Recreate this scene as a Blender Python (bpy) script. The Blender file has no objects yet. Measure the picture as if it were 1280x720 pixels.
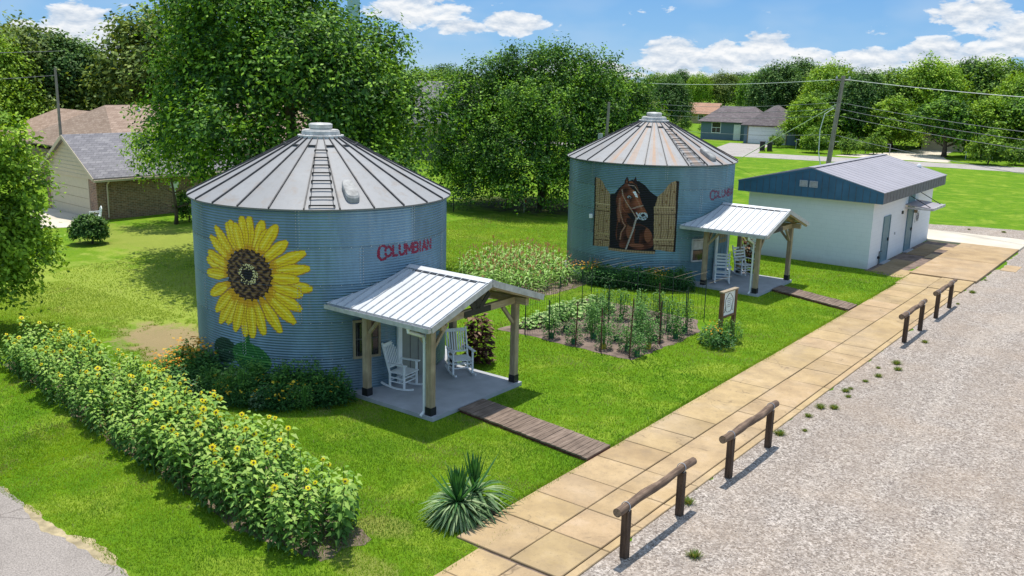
import bpy, math, random
import numpy as np
from mathutils import Vector, Matrix
R = math.radians; PI = math.pi
random.seed(7)
scene = bpy.context.scene
col = scene.collection

# ------------------------------------------------------------------ helpers
class MB:
    """collects faces (with an optional colour each) for ONE mesh"""
    def __init__(s): s.v = []; s.f = []; s.c = []; s.m = None
    def add(s, vs, fs, c=(1, 1, 1)):
        n = len(s.v); s.v.extend([tuple(p) for p in vs])
        for f in fs: s.f.append([i + n for i in f]); s.c.append(c)
    def box(s, lo, hi, c=(1, 1, 1)):
        x0, y0, z0 = lo; x1, y1, z1 = hi
        s.add([(x0,y0,z0),(x1,y0,z0),(x1,y1,z0),(x0,y1,z0),(x0,y0,z1),(x1,y0,z1),(x1,y1,z1),(x0,y1,z1)],
              [(0,3,2,1),(4,5,6,7),(0,1,5,4),(1,2,6,5),(2,3,7,6),(3,0,4,7)], c)
    def bar(s, p, q, w, h, up=(0, 0, 1), c=(1, 1, 1)):
        p = Vector(p); q = Vector(q); d = (q - p).normalized(); u = Vector(up)
        if abs(d.dot(u)) > .95: u = Vector((1, 0, 0))
        a = d.cross(u).normalized() * w / 2; b = a.cross(d).normalized() * h / 2
        vs = [p-a-b, p+a-b, p+a+b, p-a+b, q-a-b, q+a-b, q+a+b, q-a+b]
        s.add(vs, [(0,1,2,3),(7,6,5,4),(0,4,5,1),(1,5,6,2),(2,6,7,3),(3,7,4,0)], c)
    def tube(s, pts, rad, n=8, c=(1, 1, 1), cap=True):
        pts = [Vector(p) for p in pts]
        if not hasattr(rad, '__len__'): rad = [rad] * len(pts)
        prev = None; vs = []; k = len(pts)
        for i, p in enumerate(pts):
            d = (pts[min(i+1, k-1)] - pts[max(i-1, 0)]).normalized()
            if prev is None:
                u = Vector((0, 0, 1)) if abs(d.z) < .9 else Vector((1, 0, 0))
                a = d.cross(u).normalized()
            else: a = (prev - d * prev.dot(d)).normalized()
            prev = a; b = d.cross(a)
            for j in range(n):
                t = 2 * PI * j / n; vs.append(p + (a * math.cos(t) + b * math.sin(t)) * rad[i])
        fs = [(i*n+j, i*n+(j+1) % n, (i+1)*n+(j+1) % n, (i+1)*n+j) for i in range(k-1) for j in range(n)]
        if cap: fs += [tuple(range(n))[::-1], tuple(range((k-1)*n, k*n))]
        s.add(vs, fs, c)
    def lathe(s, prof, n=32, c=(1, 1, 1), center=(0, 0), capt=True):
        vs = []; k = len(prof)
        for r, z in prof:
            for j in range(n):
                t = 2*PI*j/n; vs.append((center[0] + r*math.cos(t), center[1] + r*math.sin(t), z))
        fs = [(i*n+j, i*n+(j+1) % n, (i+1)*n+(j+1) % n, (i+1)*n+j) for i in range(k-1) for j in range(n)]
        if capt: fs.append(tuple(range((k-1)*n, k*n)))
        s.add(vs, fs, c)
    def prism(s, poly, d, c=(1, 1, 1)):
        """poly: 3-D points of one face, extruded by vector d"""
        n = len(poly); d = Vector(d); vs = [Vector(p) for p in poly]; vs += [p + d for p in vs]
        s.add(vs, [tuple(range(n))[::-1], tuple(range(n, 2*n))] + [(i, (i+1) % n, (i+1) % n + n, i+n) for i in range(n)], c)
    def build(s, name, mat, parent=None, smooth=False, bevel=0):
        me = bpy.data.meshes.new(name)
        me.from_pydata(s.v, [], s.f); me.update()
        if any(c != (1, 1, 1) for c in s.c):
            a = me.color_attributes.new('Col', 'FLOAT_COLOR', 'CORNER')
            ls = np.zeros(len(me.polygons), int); me.polygons.foreach_get('loop_total', ls)
            cc = np.array([(*c, 1) for c in s.c], dtype=np.float32)
            a.data.foreach_set('color', np.repeat(cc, ls, axis=0).ravel())
        return link(name, me, mat, parent, smooth, bevel)

def link(name, me, mat, parent=None, smooth=False, bevel=0):
    o = bpy.data.objects.new(name, me); col.objects.link(o)
    if mat: me.materials.append(mat)
    if smooth: me.polygons.foreach_set('use_smooth', [True] * len(me.polygons))
    if parent: o.parent = parent
    if bevel:
        b = o.modifiers.new('bevel', 'BEVEL'); b.width = bevel; b.segments = 1; b.limit_method = 'ANGLE'
    return o

def quads(name, V, C, mat, parent=None, k=4, fan=None):
    """V (n,k,3) separate faces, C (n,3) colour per face"""
    V = np.asarray(V, np.float32); n = len(V); k = V.shape[1]
    me = bpy.data.meshes.new(name)
    me.vertices.add(n*k); me.vertices.foreach_set('co', V.ravel())
    me.loops.add(n*k); me.loops.foreach_set('vertex_index', np.arange(n*k, dtype=np.int32))
    me.polygons.add(n); me.polygons.foreach_set('loop_start', np.arange(0, n*k, k, dtype=np.int32))
    try: me.polygons.foreach_set('loop_total', np.full(n, k, dtype=np.int32))
    except Exception: pass
    me.update(calc_edges=True)
    a = me.color_attributes.new('Col', 'FLOAT_COLOR', 'CORNER')
    c4 = np.ones((n, 4), np.float32); c4[:, :3] = C
    a.data.foreach_set('color', np.repeat(c4, k, axis=0).ravel())
    return link(name, me, mat, parent)

def empty(name, loc=(0, 0, 0), rz=0):
    o = bpy.data.objects.new(name, None); col.objects.link(o); o.location = loc; o.rotation_euler = (0, 0, rz)
    o.empty_display_size = .2; return o
def tag(o, label, cat, group=None, kind=None):
    o['label'] = label; o['category'] = cat
    if group: o['group'] = group
    if kind: o['kind'] = kind
    return o
def thing(name, label, cat, loc=(0, 0, 0), rz=0, group=None):
    return tag(empty(name, loc, rz), label, cat, group)
def copy_tree(o, parent=None, kids={}):
    c = o.copy(); col.objects.link(c)
    if parent: c.parent = parent
    for ch in kids.get(o.name, list(o.children)): copy_tree(ch, c, kids)
    return c

# ------------------------------------------------------------------ materials
def mat(name):
    m = bpy.data.materials.new(name); m.use_nodes = True
    nt = m.node_tree; nt.nodes.clear()
    out = nt.nodes.new('ShaderNodeOutputMaterial')
    return m, nt, out
class N:
    def __init__(s, nt): s.nt = nt
    def n(s, t, **kw):
        nd = s.nt.nodes.new('ShaderNode' + t)
        for k, v in kw.items():
            if k in nd.inputs.keys(): nd.inputs[k].default_value = v
            else: setattr(nd, k, v)
        return nd
    def l(s, a, b): s.nt.links.new(a, b)
    def noise(s, vec, scale, detail=4, rough=.55, dist=0):
        nd = s.n('TexNoise'); nd.inputs['Scale'].default_value = scale; nd.inputs['Detail'].default_value = detail
        nd.inputs['Roughness'].default_value = rough; nd.inputs['Distortion'].default_value = dist
        if vec: s.l(vec, nd.inputs['Vector'])
        return nd.outputs['Fac']
    def ramp(s, fac, stops, interp='LINEAR'):
        nd = s.n('ValToRGB'); cr = nd.color_ramp; cr.interpolation = interp
        while len(cr.elements) < len(stops): cr.elements.new(.5)
        for e, (p, c) in zip(cr.elements, stops):
            e.position = p; e.color = (*c, 1) if hasattr(c, '__len__') else (c, c, c, 1)
        s.l(fac, nd.inputs[0]); return nd.outputs[0]
    def mix(s, fac, a, b, mode='MIX'):
        nd = s.n('Mix', data_type='RGBA', blend_type=mode)
        for i, x in ((0, fac), (6, a), (7, b)):
            if hasattr(x, 'is_output'): s.l(x, nd.inputs[i])
            elif i == 0: nd.inputs[0].default_value = x
            else: nd.inputs[i].default_value = (*x, 1)
        return nd.outputs[2]
    def math(s, op, a, b=None, c=None, clamp=False):
        nd = s.n('Math', operation=op, use_clamp=clamp)
        for i, x in enumerate((a, b, c)):
            if x is None: continue
            if hasattr(x, 'is_output'): s.l(x, nd.inputs[i])
            else: nd.inputs[i].default_value = x
        return nd.outputs[0]
    def pos(s): return s.n('NewGeometry').outputs['Position']
    def obj(s): return s.n('TexCoord').outputs['Object']
    def scale(s, vec, sc):
        nd = s.n('Mapping'); nd.inputs['Scale'].default_value = sc; s.l(vec, nd.inputs['Vector']); return nd.outputs[0]
    def bsdf(s, out, color, rough=.6, metal=0, bump=None, bstr=.3, bdist=.02, spec=.5):
        b = s.n('BsdfPrincipled'); b.inputs['Specular IOR Level'].default_value = spec
        if hasattr(color, 'is_output'): s.l(color, b.inputs['Base Color'])
        else: b.inputs['Base Color'].default_value = (*color, 1)
        if hasattr(rough, 'is_output'): s.l(rough, b.inputs['Roughness'])
        else: b.inputs['Roughness'].default_value = rough
        b.inputs['Metallic'].default_value = metal
        if bump is not None:
            bp = s.n('Bump'); bp.inputs['Strength'].default_value = bstr; bp.inputs['Distance'].default_value = bdist
            s.l(bump, bp.inputs['Height']); s.l(bp.outputs[0], b.inputs['Normal'])
        s.l(b.outputs[0], out.inputs['Surface']); return b

def simple(name, c, rough=.6, metal=0, var=.12, scale=6, spec=.4, bump=.15, c2=None):
    m, nt, out = mat(name); g = N(nt); p = g.obj()
    f = g.noise(p, scale, 5); f2 = g.noise(p, scale * 9, 3)
    lo = tuple(x * (1 - var * 1.6) for x in c); hi = c2 or tuple(min(1, x * (1 + var)) for x in c)
    cc = g.ramp(f, [(.3, lo), (.7, hi)])
    g.bsdf(out, cc, rough, metal, f2, bump, .01, spec); return m

def foliage_mat(name, trans=.3, gloss=.06):
    m, nt, out = mat(name); g = N(nt)
    a = g.n('Attribute', attribute_name='Col').outputs['Color']
    d = g.n('BsdfDiffuse'); t = g.n('BsdfTranslucent'); gl = g.n('BsdfGlossy'); gl.inputs['Roughness'].default_value = .6
    tc = g.mix(1, a, (1.25, 1.15, .45), 'MULTIPLY')
    g.l(a, d.inputs[0]); g.l(tc, t.inputs[0]); gl.inputs[0].default_value = (.9, 1, .8, 1)
    m1 = g.n('MixShader'); m1.inputs[0].default_value = trans; g.l(d.outputs[0], m1.inputs[1]); g.l(t.outputs[0], m1.inputs[2])
    m2 = g.n('MixShader'); m2.inputs[0].default_value = gloss; g.l(m1.outputs[0], m2.inputs[1]); g.l(gl.outputs[0], m2.inputs[2])
    g.l(m2.outputs[0], out.inputs['Surface']); return m

M = {}
M['leaf'] = foliage_mat('foliage', .25, .03)
M['petal'] = foliage_mat('petals', .25, .02)
M['grass'] = foliage_mat('grass_blades', .3, .03)
M['bark'] = simple('bark', (.12, .09, .065), .9, var=.3, scale=5, bump=.6)
M['white'] = simple('white_paint', (.82, .84, .84), .45, var=.04)
M['black'] = simple('black_metal', (.02, .02, .022), .5, var=.2)
M['steel'] = simple('galvanised', (.5, .52, .54), .42, metal=.35, var=.15)
M['netting'] = simple('dark_netting', (.03, .05, .035), .7)
M['redwood'] = simple('stake_red_brown', (.13, .045, .03), .8, var=.3)
M['glassdark'] = simple('dark_glass', (.02, .025, .03), .08, var=.3, spec=.8, bump=0)
M['sign_face'] = simple('sign_face', (.62, .64, .65), .5)
M['towerpaint'] = simple('tower_paint', (.38, .50, .60), .5, var=.04)
M['stone'] = foliage_mat('stones', 0, .02)
M['green_plastic'] = simple('green_plastic', (.02, .16, .08), .45)
M['yellow_plastic'] = simple('yellow_plastic', (.55, .45, .05), .45)
M['concrete_grey'] = simple('porch_concrete', (.40, .41, .43), .75, var=.1, scale=2.2, bump=.2)
M['tan_trim'] = simple('tan_trim', (.33, .26, .17), .6)
M['creamdoor'] = simple('cream_door', (.55, .47, .34), .55, var=.04)
M['bindoor'] = simple('grey_olive_door', (.26, .27, .235), .5, var=.05)
M['bluedoor'] = simple('blue_door', (.10, .21, .33), .45, var=.06)
M['sheddoor'] = simple('teal_grey_door', (.14, .24, .28), .5, var=.08)
M['wire'] = simple('wire', (.25, .25, .26), .5)
M['wire_white'] = simple('pale_wire', (.75, .75, .72), .5)
M['cloth_red'] = simple('red_flag', (.6, .05, .05), .6)
M['hatch'] = simple('hatch_metal', (.36, .355, .34), .65, var=.3, scale=5)
M['cap'] = simple('vent_cap', (.56, .55, .53), .5, var=.22, scale=4)

def wood(name, c, c2, axis='z', s=1.0):
    m, nt, out = mat(name); g = N(nt); p = g.obj()
    sc = {'x': (2, 26, 26), 'y': (26, 2, 26), 'z': (26, 26, 2)}[axis]
    f = g.noise(g.scale(p, tuple(q*s for q in sc)), 1, 6, .6, .5); f2 = g.noise(p, 3, 3)
    cc = g.ramp(f, [(.3, c), (.72, c2)]); cc = g.mix(g.ramp(f2, [(.35, .45), (.75, 0)]), cc, tuple(x*.5 for x in c))
    g.bsdf(out, cc, .8, 0, f, .5, .006, .25); return m
M['post'] = wood('cedar_post', (.33, .245, .15), (.60, .47, .31), 'z')
M['beam'] = wood('cedar_beam', (.40, .29, .17), (.66, .52, .34), 'y')
M['beamx'] = wood('cedar_beam_x', (.40, .29, .17), (.64, .50, .33), 'x')
M['log'] = wood('weathered_log', (.08, .05, .034), (.36, .25, .175), 'y', .8)
M['logpost'] = wood('dark_post', (.05, .032, .022), (.18, .12, .08), 'z')
M['deck'] = wood('deck_board', (.13, .09, .065), (.38, .285, .22), 'y')
M['polewood'] = wood('utility_pole', (.24, .20, .16), (.46, .40, .34), 'z', .5)
M['fencewood'] = wood('grey_fence', (.13, .14, .14), (.25, .26, .27), 'z', .4)
M['signwood'] = wood('sign_wood', (.16, .08, .04), (.32, .18, .10), 'z')

# ground
def ground_mat():
    m, nt, out = mat('lawn'); g = N(nt); p = g.pos()
    n1 = g.noise(p, .22, 4, .6); n2 = g.noise(p, 1.3, 5, .6); n3 = g.noise(p, 9, 4, .7); n4 = g.noise(p, 55, 3, .7)
    c = g.ramp(n2, [(.28, (.095, .215, .008)), (.5, (.155, .305, .010)), (.72, (.23, .385, .014))])
    c = g.mix(g.ramp(n1, [(.42, 0), (.68, .55)]), c, (.25, .37, .02))
    c = g.mix(g.ramp(n3, [(.35, .4), (.6, 0)]), c, (.06, .16, .006))
    c = g.mix(g.ramp(n4, [(.42, .5), (.60, 0)]), c, (.035, .10, .004))
    c = g.mix(g.ramp(n4, [(.56, 0), (.74, .5)]), c, (.22, .33, .03))
    n5 = g.noise(g.scale(p, (.12, .5, 1)), 1.2, 4, .6); c = g.mix(g.ramp(n5, [(.4, .3), (.6, 0)]), c, (.085, .20, .008))
    # drier drifts
    n7 = g.noise(p, .55, 6, .7, .6); c = g.mix(g.ramp(n7, [(.50, 0), (.66, .55)]), c, (.33, .40, .05)); n8 = g.noise(p, 2.6, 6, .75); c = g.mix(g.ramp(n8, [(.34, .55), (.46, 0)]), c, (.08, .19, .01)); c = g.mix(g.ramp(n8, [(.6, 0), (.74, .5)]), c, (.36, .43, .08))
    # worn, yellowish grass, bare soil and one much darker area
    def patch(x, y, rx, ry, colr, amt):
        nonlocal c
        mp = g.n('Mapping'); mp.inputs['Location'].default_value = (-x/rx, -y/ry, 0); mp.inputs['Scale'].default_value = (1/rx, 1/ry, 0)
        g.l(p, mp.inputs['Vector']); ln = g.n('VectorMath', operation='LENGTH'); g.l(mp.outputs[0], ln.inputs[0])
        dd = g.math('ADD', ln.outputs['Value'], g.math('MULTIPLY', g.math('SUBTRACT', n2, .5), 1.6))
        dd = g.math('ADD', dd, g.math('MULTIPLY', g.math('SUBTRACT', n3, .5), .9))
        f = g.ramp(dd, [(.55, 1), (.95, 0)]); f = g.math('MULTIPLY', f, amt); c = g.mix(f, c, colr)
    patch(-30, 18, 9, 5, (.34, .40, .07), .7); patch(-37, 25, 8, 5, (.34, .40, .07), .6)
    patch(-24.2, 15.2, 2.4, 1.7, (.36, .255, .15), .85)
    patch(-22.6, 14.2, 1.2, .8, (.34, .24, .14), .8)
    patch(-10.3, 9.7, .8, .5, (.33, .30, .09), .5)
    patch(-10.9, 10.9, .7, .5, (.33, .30, .09), .5)
    patch(-40, 24, 6, 3, (.24, .25, .05), .45)
    patch(-55, 117, 3, 2, (.42, .36, .2), .6)
    patch(-22.5, 30, 2.2, 3, (.10, .10, .03), .5)
    patch(-34, 47, 6.5, 4.6, (.05, .045, .025), .8)  # much darker ground below the multi-stem tree
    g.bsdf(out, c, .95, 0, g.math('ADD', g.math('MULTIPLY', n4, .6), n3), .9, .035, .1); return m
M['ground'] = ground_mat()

def gravel_mat():
    m, nt, out = mat('gravel'); g = N(nt); p = g.pos()
    v = g.n('TexVoronoi'); v.inputs['Scale'].default_value = 30; g.l(p, v.inputs['Vector'])
    v2 = g.n('TexVoronoi'); v2.inputs['Scale'].default_value = 21; g.l(p, v2.inputs['Vector'])
    sx = g.n('SeparateColor'); g.l(v.outputs['Color'], sx.inputs[0]); sy = g.n('SeparateColor'); g.l(v2.outputs['Color'], sy.inputs[0])
    c = g.ramp(sx.outputs[0], [(0, (.16, .13, .11)), (.3, (.32, .275, .235)), (.7, (.43, .375, .325)), (1, (.62, .55, .48))])
    c = g.mix(g.ramp(sy.outputs[1], [(.84, 0), (.93, .6)]), c, (.66, .58, .52))
    c = g.mix(g.ramp(sy.outputs[0], [(.8, 0), (.9, .65)]), c, (.16, .13, .11))
    n1 = g.noise(p, .5, 4); n2 = g.noise(p, 3, 4)
    c = g.mix(g.ramp(n1, [(.42, 0), (.7, .45)]), c, (.42, .32, .235))
    c = g.mix(g.ramp(n2, [(.3, .35), (.55, 0)]), c, (.24, .20, .175))
    trk = g.noise(g.scale(p, (.9, .10, 1)), 1.0, 4, .55, .6); c = g.mix(g.ramp(trk, [(.40, .32), (.52, 0)]), c, (.30, .245, .20)); c = g.mix(g.ramp(trk, [(.55, 0), (.68, .3)]), c, (.50, .43, .36))
    g.bsdf(out, c, .9, 0, g.math('ADD', v.outputs['Distance'], v2.outputs['Distance']), 1, .02, .2); return m
M['gravel'] = gravel_mat()

def asphalt_mat(name, c1, c2, sc=60):
    m, nt, out = mat(name); g = N(nt); p = g.pos()
    f = g.noise(p, sc, 3, .7); n = g.noise(p, .7, 4); n2 = g.noise(p, 2.5, 4)
    c = g.ramp(f, [(.35, c1), (.65, c2)]); c = g.mix(g.ramp(n, [(.45, 0), (.65, .35)]), c, tuple(x*.7 for x in c1))
    v = g.n('TexVoronoi', feature='DISTANCE_TO_EDGE'); v.inputs['Scale'].default_value = .45
    vm = g.n('VectorMath', operation='ADD'); g.l(p, vm.inputs[0]); nn = g.n('TexNoise'); nn.inputs['Scale'].default_value = 1.2; g.l(p, nn.inputs['Vector'])
    g.l(nn.outputs['Color'], vm.inputs[1]); g.l(vm.outputs[0], v.inputs['Vector'])
    c = g.mix(g.ramp(v.outputs['Distance'], [(.004, .6), (.012, 0)]), c, (.12, .10, .09))
    g.bsdf(out, c, .9, 0, f, .6, .01, .2); return m
M['road'] = asphalt_mat('worn_asphalt', (.21, .185, .165), (.42, .37, .33), 42)
M['sand'] = simple('sandy_verge', (.42, .34, .20), .95, var=.25, scale=5, bump=.8)
M['farroad'] = asphalt_mat('far_road_asphalt', (.36, .33, .31), (.42, .39, .36), 8)

def slab_mat():
    m, nt, out = mat('tan_concrete'); g = N(nt); p = g.pos()
    a = g.n('Attribute', attribute_name='Col').outputs['Color']
    n1 = g.noise(p, 1.1, 5, .6); n2 = g.noise(p, 5, 5, .65); n3 = g.noise(p, 60, 3, .7)
    c = g.ramp(n1, [(.3, (.35, .25, .14)), (.55, (.48, .35, .195)), (.75, (.55, .42, .27))])
    c = g.mix(1, c, a, 'MULTIPLY')
    mp = g.noise(p, .9, 5, .65, .3)
    c = g.mix(g.ramp(mp, [(.52, 0), (.68, .42)]), c, (.24, .18, .12))
    mq = g.noise(p, .45, 4, .6); c = g.mix(g.ramp(mq, [(.5, 0), (.7, .4)]), c, (.50, .38, .25))
    c = g.mix(g.ramp(n2, [(.30, .4), (.48, 0)]), c, (.30, .22, .14)); nn5 = g.noise(p, 14, 5, .75); c = g.mix(g.ramp(nn5, [(.32, .45), (.45, 0)]), c, (.22, .16, .10))
    c = g.mix(g.ramp(n3, [(.35, .3), (.5, 0)]), c, (.3, .22, .12))
    v = g.n('TexVoronoi', feature='DISTANCE_TO_EDGE'); v.inputs['Scale'].default_value = .38
    vm = g.n('VectorMath', operation='ADD'); g.l(p, vm.inputs[0]); nn = g.n('TexNoise'); nn.inputs['Scale'].default_value = 1.5; g.l(p, nn.inputs['Vector'])
    g.l(nn.outputs['Color'], vm.inputs[1]); g.l(vm.outputs[0], v.inputs['Vector'])
    c = g.mix(g.math('MULTIPLY', g.ramp(v.outputs['Distance'], [(.002, .6), (.006, 0)]), g.ramp(mp, [(.5, 0), (.56, 1)])), c, (.14, .10, .06))
    g.bsdf(out, c, .85, 0, g.math('ADD', n3, n2), .3, .012, .25); return m
M['slab'] = slab_mat()
M['paleconc'] = simple('pale_concrete', (.62, .55, .44), .8, var=.1, scale=.8)
M['soil'] = simple('garden_soil', (.20, .145, .115), .95, var=.35, scale=3, bump=1)

def bin_wall_mat(name, tint, seed):
    m, nt, out = mat(name); g = N(nt)
    a = g.n('Attribute', attribute_name='Col').outputs['Color']; p = g.obj()
    n1 = g.noise(g.scale(p, (1.2, 1.2, .5)), 1, 5, .6); n2 = g.noise(g.scale(p, (5, 5, 1)), 1.4, 5, .65); n3 = g.noise(p, 30, 3)
    c = g.mix(1, a, tint, 'MULTIPLY')
    c = g.mix(g.ramp(n2, [(.35, .35), (.6, 0)]), c, tuple(x*.62 for x in tint))
    c = g.mix(g.ramp(n1, [(.5, 0), (.75, .45)]), c, tuple(min(1, x*1.5) for x in tint))
    n6 = g.noise(g.scale(p, (3.5, 3.5, .35)), 1.5, 5, .7); c = g.mix(g.ramp(n6, [(.58, 0), (.72, .35)]), c, (.34, .33, .31))
    g.bsdf(out, c, g.ramp(n3, [(.3, .30), (.7, .45)]), .4, n3, .04, .004, .5); return m
M['binwall'] = bin_wall_mat('bin_steel', (.19, .29, .36), 1)
M['binwall2'] = bin_wall_mat('bin_steel_teal', (.17, .29, .33), 2)

def paint_mat():
    m, nt, out = mat('mural_paint'); g = N(nt)
    a = g.n('Attribute', attribute_name='Col').outputs['Color']; p = g.obj()
    n = g.noise(p, 14, 4); n2 = g.noise(p, 3, 4)
    c = g.mix(g.ramp(n, [(.3, .12), (.5, 0)]), a, (.05, .035, .02)); 
    g.bsdf(out, c, .6, 0, n, .1, .004, .3); return m
M['paint'] = paint_mat()

def roof_mat(name, base, rust):
    m, nt, out = mat(name); g = N(nt)
    a = g.n('Attribute', attribute_name='Col').outputs['Color']; p = g.obj()
    n1 = g.noise(p, .9, 5, .6); n2 = g.noise(p, 5, 4, .6)
    c = g.mix(1, a, base, 'MULTIPLY'); c = g.mix(g.ramp(n1, [(.5, 0), (.7, .3)]), c, tuple(min(1, x*1.25) for x in base))
    c = g.mix(g.ramp(n2, [(.32, .25), (.5, 0)]), c, tuple(x*.7 for x in base))
    n4 = g.noise(p, 2.2, 6, .7, .5); c = g.mix(g.ramp(n4, [(.53, 0), (.68, .5)]), c, (.27, .215, .17))
    g.bsdf(out, c, .62, .05, n2, .05, .01, .3); return m
M['binroof'] = roof_mat('bin_roof', (.31, .31, .31), 0)
M['rib'] = simple('roof_rib', (.085, .08, .08), .6, var=.3)
M['porchroof'] = simple('porch_metal', (.66, .67, .68), .38, metal=.15, var=.05, scale=1.5, bump=.05)
M['lilacroof'] = simple('grey_lilac_roof', (.35, .33, .355), .55, metal=.1, var=.05, scale=.8, bump=.05)
M['shedblue'] = simple('blue_cladding', (.045, .135, .225), .5, var=.12, scale=1.5, bump=.05)
M['shedgrey'] = simple('mauve_fascia', (.15, .14, .165), .55, var=.15)

def block_mat(name, c):
    m, nt, out = mat(name); g = N(nt); p = g.obj()
    sw = g.n('SeparateXYZ'); g.l(p, sw.inputs[0]); xy = g.math('ADD', sw.outputs[0], sw.outputs[1])
    cb = g.n('CombineXYZ'); g.l(xy, cb.inputs[0]); g.l(sw.outputs[2], cb.inputs[1])
    b = g.n('TexBrick'); b.inputs['Scale'].default_value = 1; b.inputs['Brick Width'].default_value = .4; b.inputs['Row Height'].default_value = .2
    b.inputs['Mortar Size'].default_value = .009; b.inputs['Color1'].default_value = (1, 1, 1, 1); b.inputs['Color2'].default_value = (.98, .98, .98, 1); b.inputs['Mortar'].default_value = (.92, .93, .94, 1)
    g.l(cb.outputs[0], b.inputs['Vector'])
    n = g.noise(p, 1.5, 5, .65); n2 = g.noise(p, 20, 3); c1 = g.mix(1, b.outputs['Color'], c, 'MULTIPLY')
    c1 = g.mix(g.ramp(n, [(.5, 0), (.75, .3)]), c1, tuple(x*.78 for x in c))
    low = g.ramp(g.math('ADD', sw.outputs[2], g.math('MULTIPLY', n, .5)), [(.25, .45), (.6, 0)])
    c1 = g.mix(low, c1, (.42, .36, .28))
    g.bsdf(out, c1, .6, 0, g.math('ADD', b.outputs['Fac'], g.math('MULTIPLY', n2, -.3)), -.12, .006, .4); return m
M['shedwall'] = block_mat('painted_block', (.77, .80, .82))

def brick_mat():
    m, nt, out = mat('brick'); g = N(nt); p = g.obj()
    sw = g.n('SeparateXYZ'); g.l(p, sw.inputs[0]); xy = g.math('ADD', sw.outputs[0], sw.outputs[1])
    cb = g.n('CombineXYZ'); g.l(xy, cb.inputs[0]); g.l(sw.outputs[2], cb.inputs[1])
    b = g.n('TexBrick'); b.inputs['Scale'].default_value = 1; b.inputs['Brick Width'].default_value = .26; b.inputs['Row Height'].default_value = .09
    b.inputs['Mortar Size'].default_value = .008; b.inputs['Bias'].default_value = -.1
    b.inputs['Color1'].default_value = (.30, .16, .10, 1); b.inputs['Color2'].default_value = (.14, .085, .06, 1); b.inputs['Mortar'].default_value = (.38, .33, .27, 1)
    g.l(cb.outputs[0], b.inputs['Vector']); n = g.noise(p, 6, 4)
    c = g.mix(g.ramp(n, [(.45, 0), (.65, .5)]), b.outputs['Color'], (.42, .30, .21))
    g.bsdf(out, c, .9, 0, b.outputs['Fac'], -.4, .01, .2); return m
M['brick'] = brick_mat()
def shingle_mat(name, c1, c2):
    m, nt, out = mat(name); g = N(nt); p = g.obj()
    sw = g.n('SeparateXYZ'); g.l(p, sw.inputs[0]); xy = g.math('ADD', sw.outputs[0], sw.outputs[1])
    cb = g.n('CombineXYZ'); g.l(xy, cb.inputs[0]); g.l(g.math('MULTIPLY', sw.outputs[2], 2.2), cb.inputs[1])
    b = g.n('TexBrick'); b.inputs['Scale'].default_value = 1; b.inputs['Brick Width'].default_value = .42; b.inputs['Row Height'].default_value = .22
    b.inputs['Mortar Size'].default_value = .012; b.inputs['Color1'].default_value = (*c1, 1); b.inputs['Color2'].default_value = (*c2, 1); b.inputs['Mortar'].default_value = (*[x*.6 for x in c1], 1)
    g.l(cb.outputs[0], b.inputs['Vector']); n = g.noise(p, 4, 4); n2 = g.noise(p, .7, 4)
    c = g.mix(g.ramp(n, [(.4, .4), (.6, 0)]), b.outputs['Color'], tuple(x*.75 for x in c1)); c = g.mix(g.ramp(n2, [(.45, 0), (.7, .3)]), c, c2)
    g.bsdf(out, c, .9, 0, n, .2, .01, .2); return m
M['shingle_brown'] = shingle_mat('brown_shingle', (.30, .21, .155), (.42, .31, .24))
M['shingle_grey'] = shingle_mat('grey_shingle', (.21, .20, .215), (.34, .32, .33))
M['shingle_dark'] = shingle_mat('dark_shingle', (.14, .115, .12), (.22, .19, .19))
M['shingle_orange'] = shingle_mat('orange_shingle', (.42, .23, .15), (.52, .32, .22))
M['siding'] = simple('cream_siding', (.56, .47, .34), .7, var=.04)
M['siding_blue'] = simple('blue_siding', (.13, .20, .26), .7, var=.06)
M['siding_yellow'] = simple('yellow_siding', (.5, .38, .2), .7, var=.06)
M['logend'] = simple('log_end', (.24, .17, .11), .9, var=.3, scale=25)

# ------------------------------------------------------------------ camera
FPX, PITCH, ROLL, YAW = 1158.3, .22738, .02439, .6442
fw = Vector((-math.sin(YAW)*math.cos(PITCH), math.cos(YAW)*math.cos(PITCH), -math.sin(PITCH)))
rt = Vector((math.cos(YAW), math.sin(YAW), 0)); up = rt.cross(fw)
cr, sr = math.cos(ROLL), math.sin(ROLL)
X = rt*cr + up*sr; Yv = -rt*sr + up*cr
cam = bpy.data.objects.new('camera', bpy.data.cameras.new('camera')); col.objects.link(cam)
mw = Matrix.Identity(4)
for i in range(3): mw[i][0] = X[i]; mw[i][1] = Yv[i]; mw[i][2] = -fw[i]
mw[0][3], mw[1][3], mw[2][3] = 0, 0, 8.0
cam.matrix_world = mw
cam.data.sensor_width = 36; cam.data.lens = FPX / 1280 * 36; cam.data.clip_end = 5000; cam.data.clip_start = .1
scene.camera = cam

# ------------------------------------------------------------------ light and sky
sd = Vector((-.19, .23, 1)).normalized(); ELEV = math.asin(sd.z); AZ = math.atan2(sd.x, sd.y)
sun = bpy.data.objects.new('sun', bpy.data.lights.new('sun', 'SUN')); col.objects.link(sun)
sun.data.energy = 5.0; sun.data.angle = R(.55); sun.data.color = (1, .955, .88)
sun.rotation_euler = sd.to_track_quat('Z', 'Y').to_euler()
w = bpy.data.worlds.new('World'); scene.world = w; w.use_nodes = True
nt = w.node_tree; nt.nodes.clear(); g = N(nt)
wo = nt.nodes.new('ShaderNodeOutputWorld'); bg = g.n('Background'); bg.inputs['Strength'].default_value = .15
sky = g.n('TexSky', sky_type='NISHITA', sun_disc=False); sky.sun_elevation = ELEV; sky.sun_rotation = AZ
sky.air_density = 1.0; sky.dust_density = .4; sky.ozone_density = 1.5
gen = g.n('TexCoord').outputs['Generated']
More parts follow.
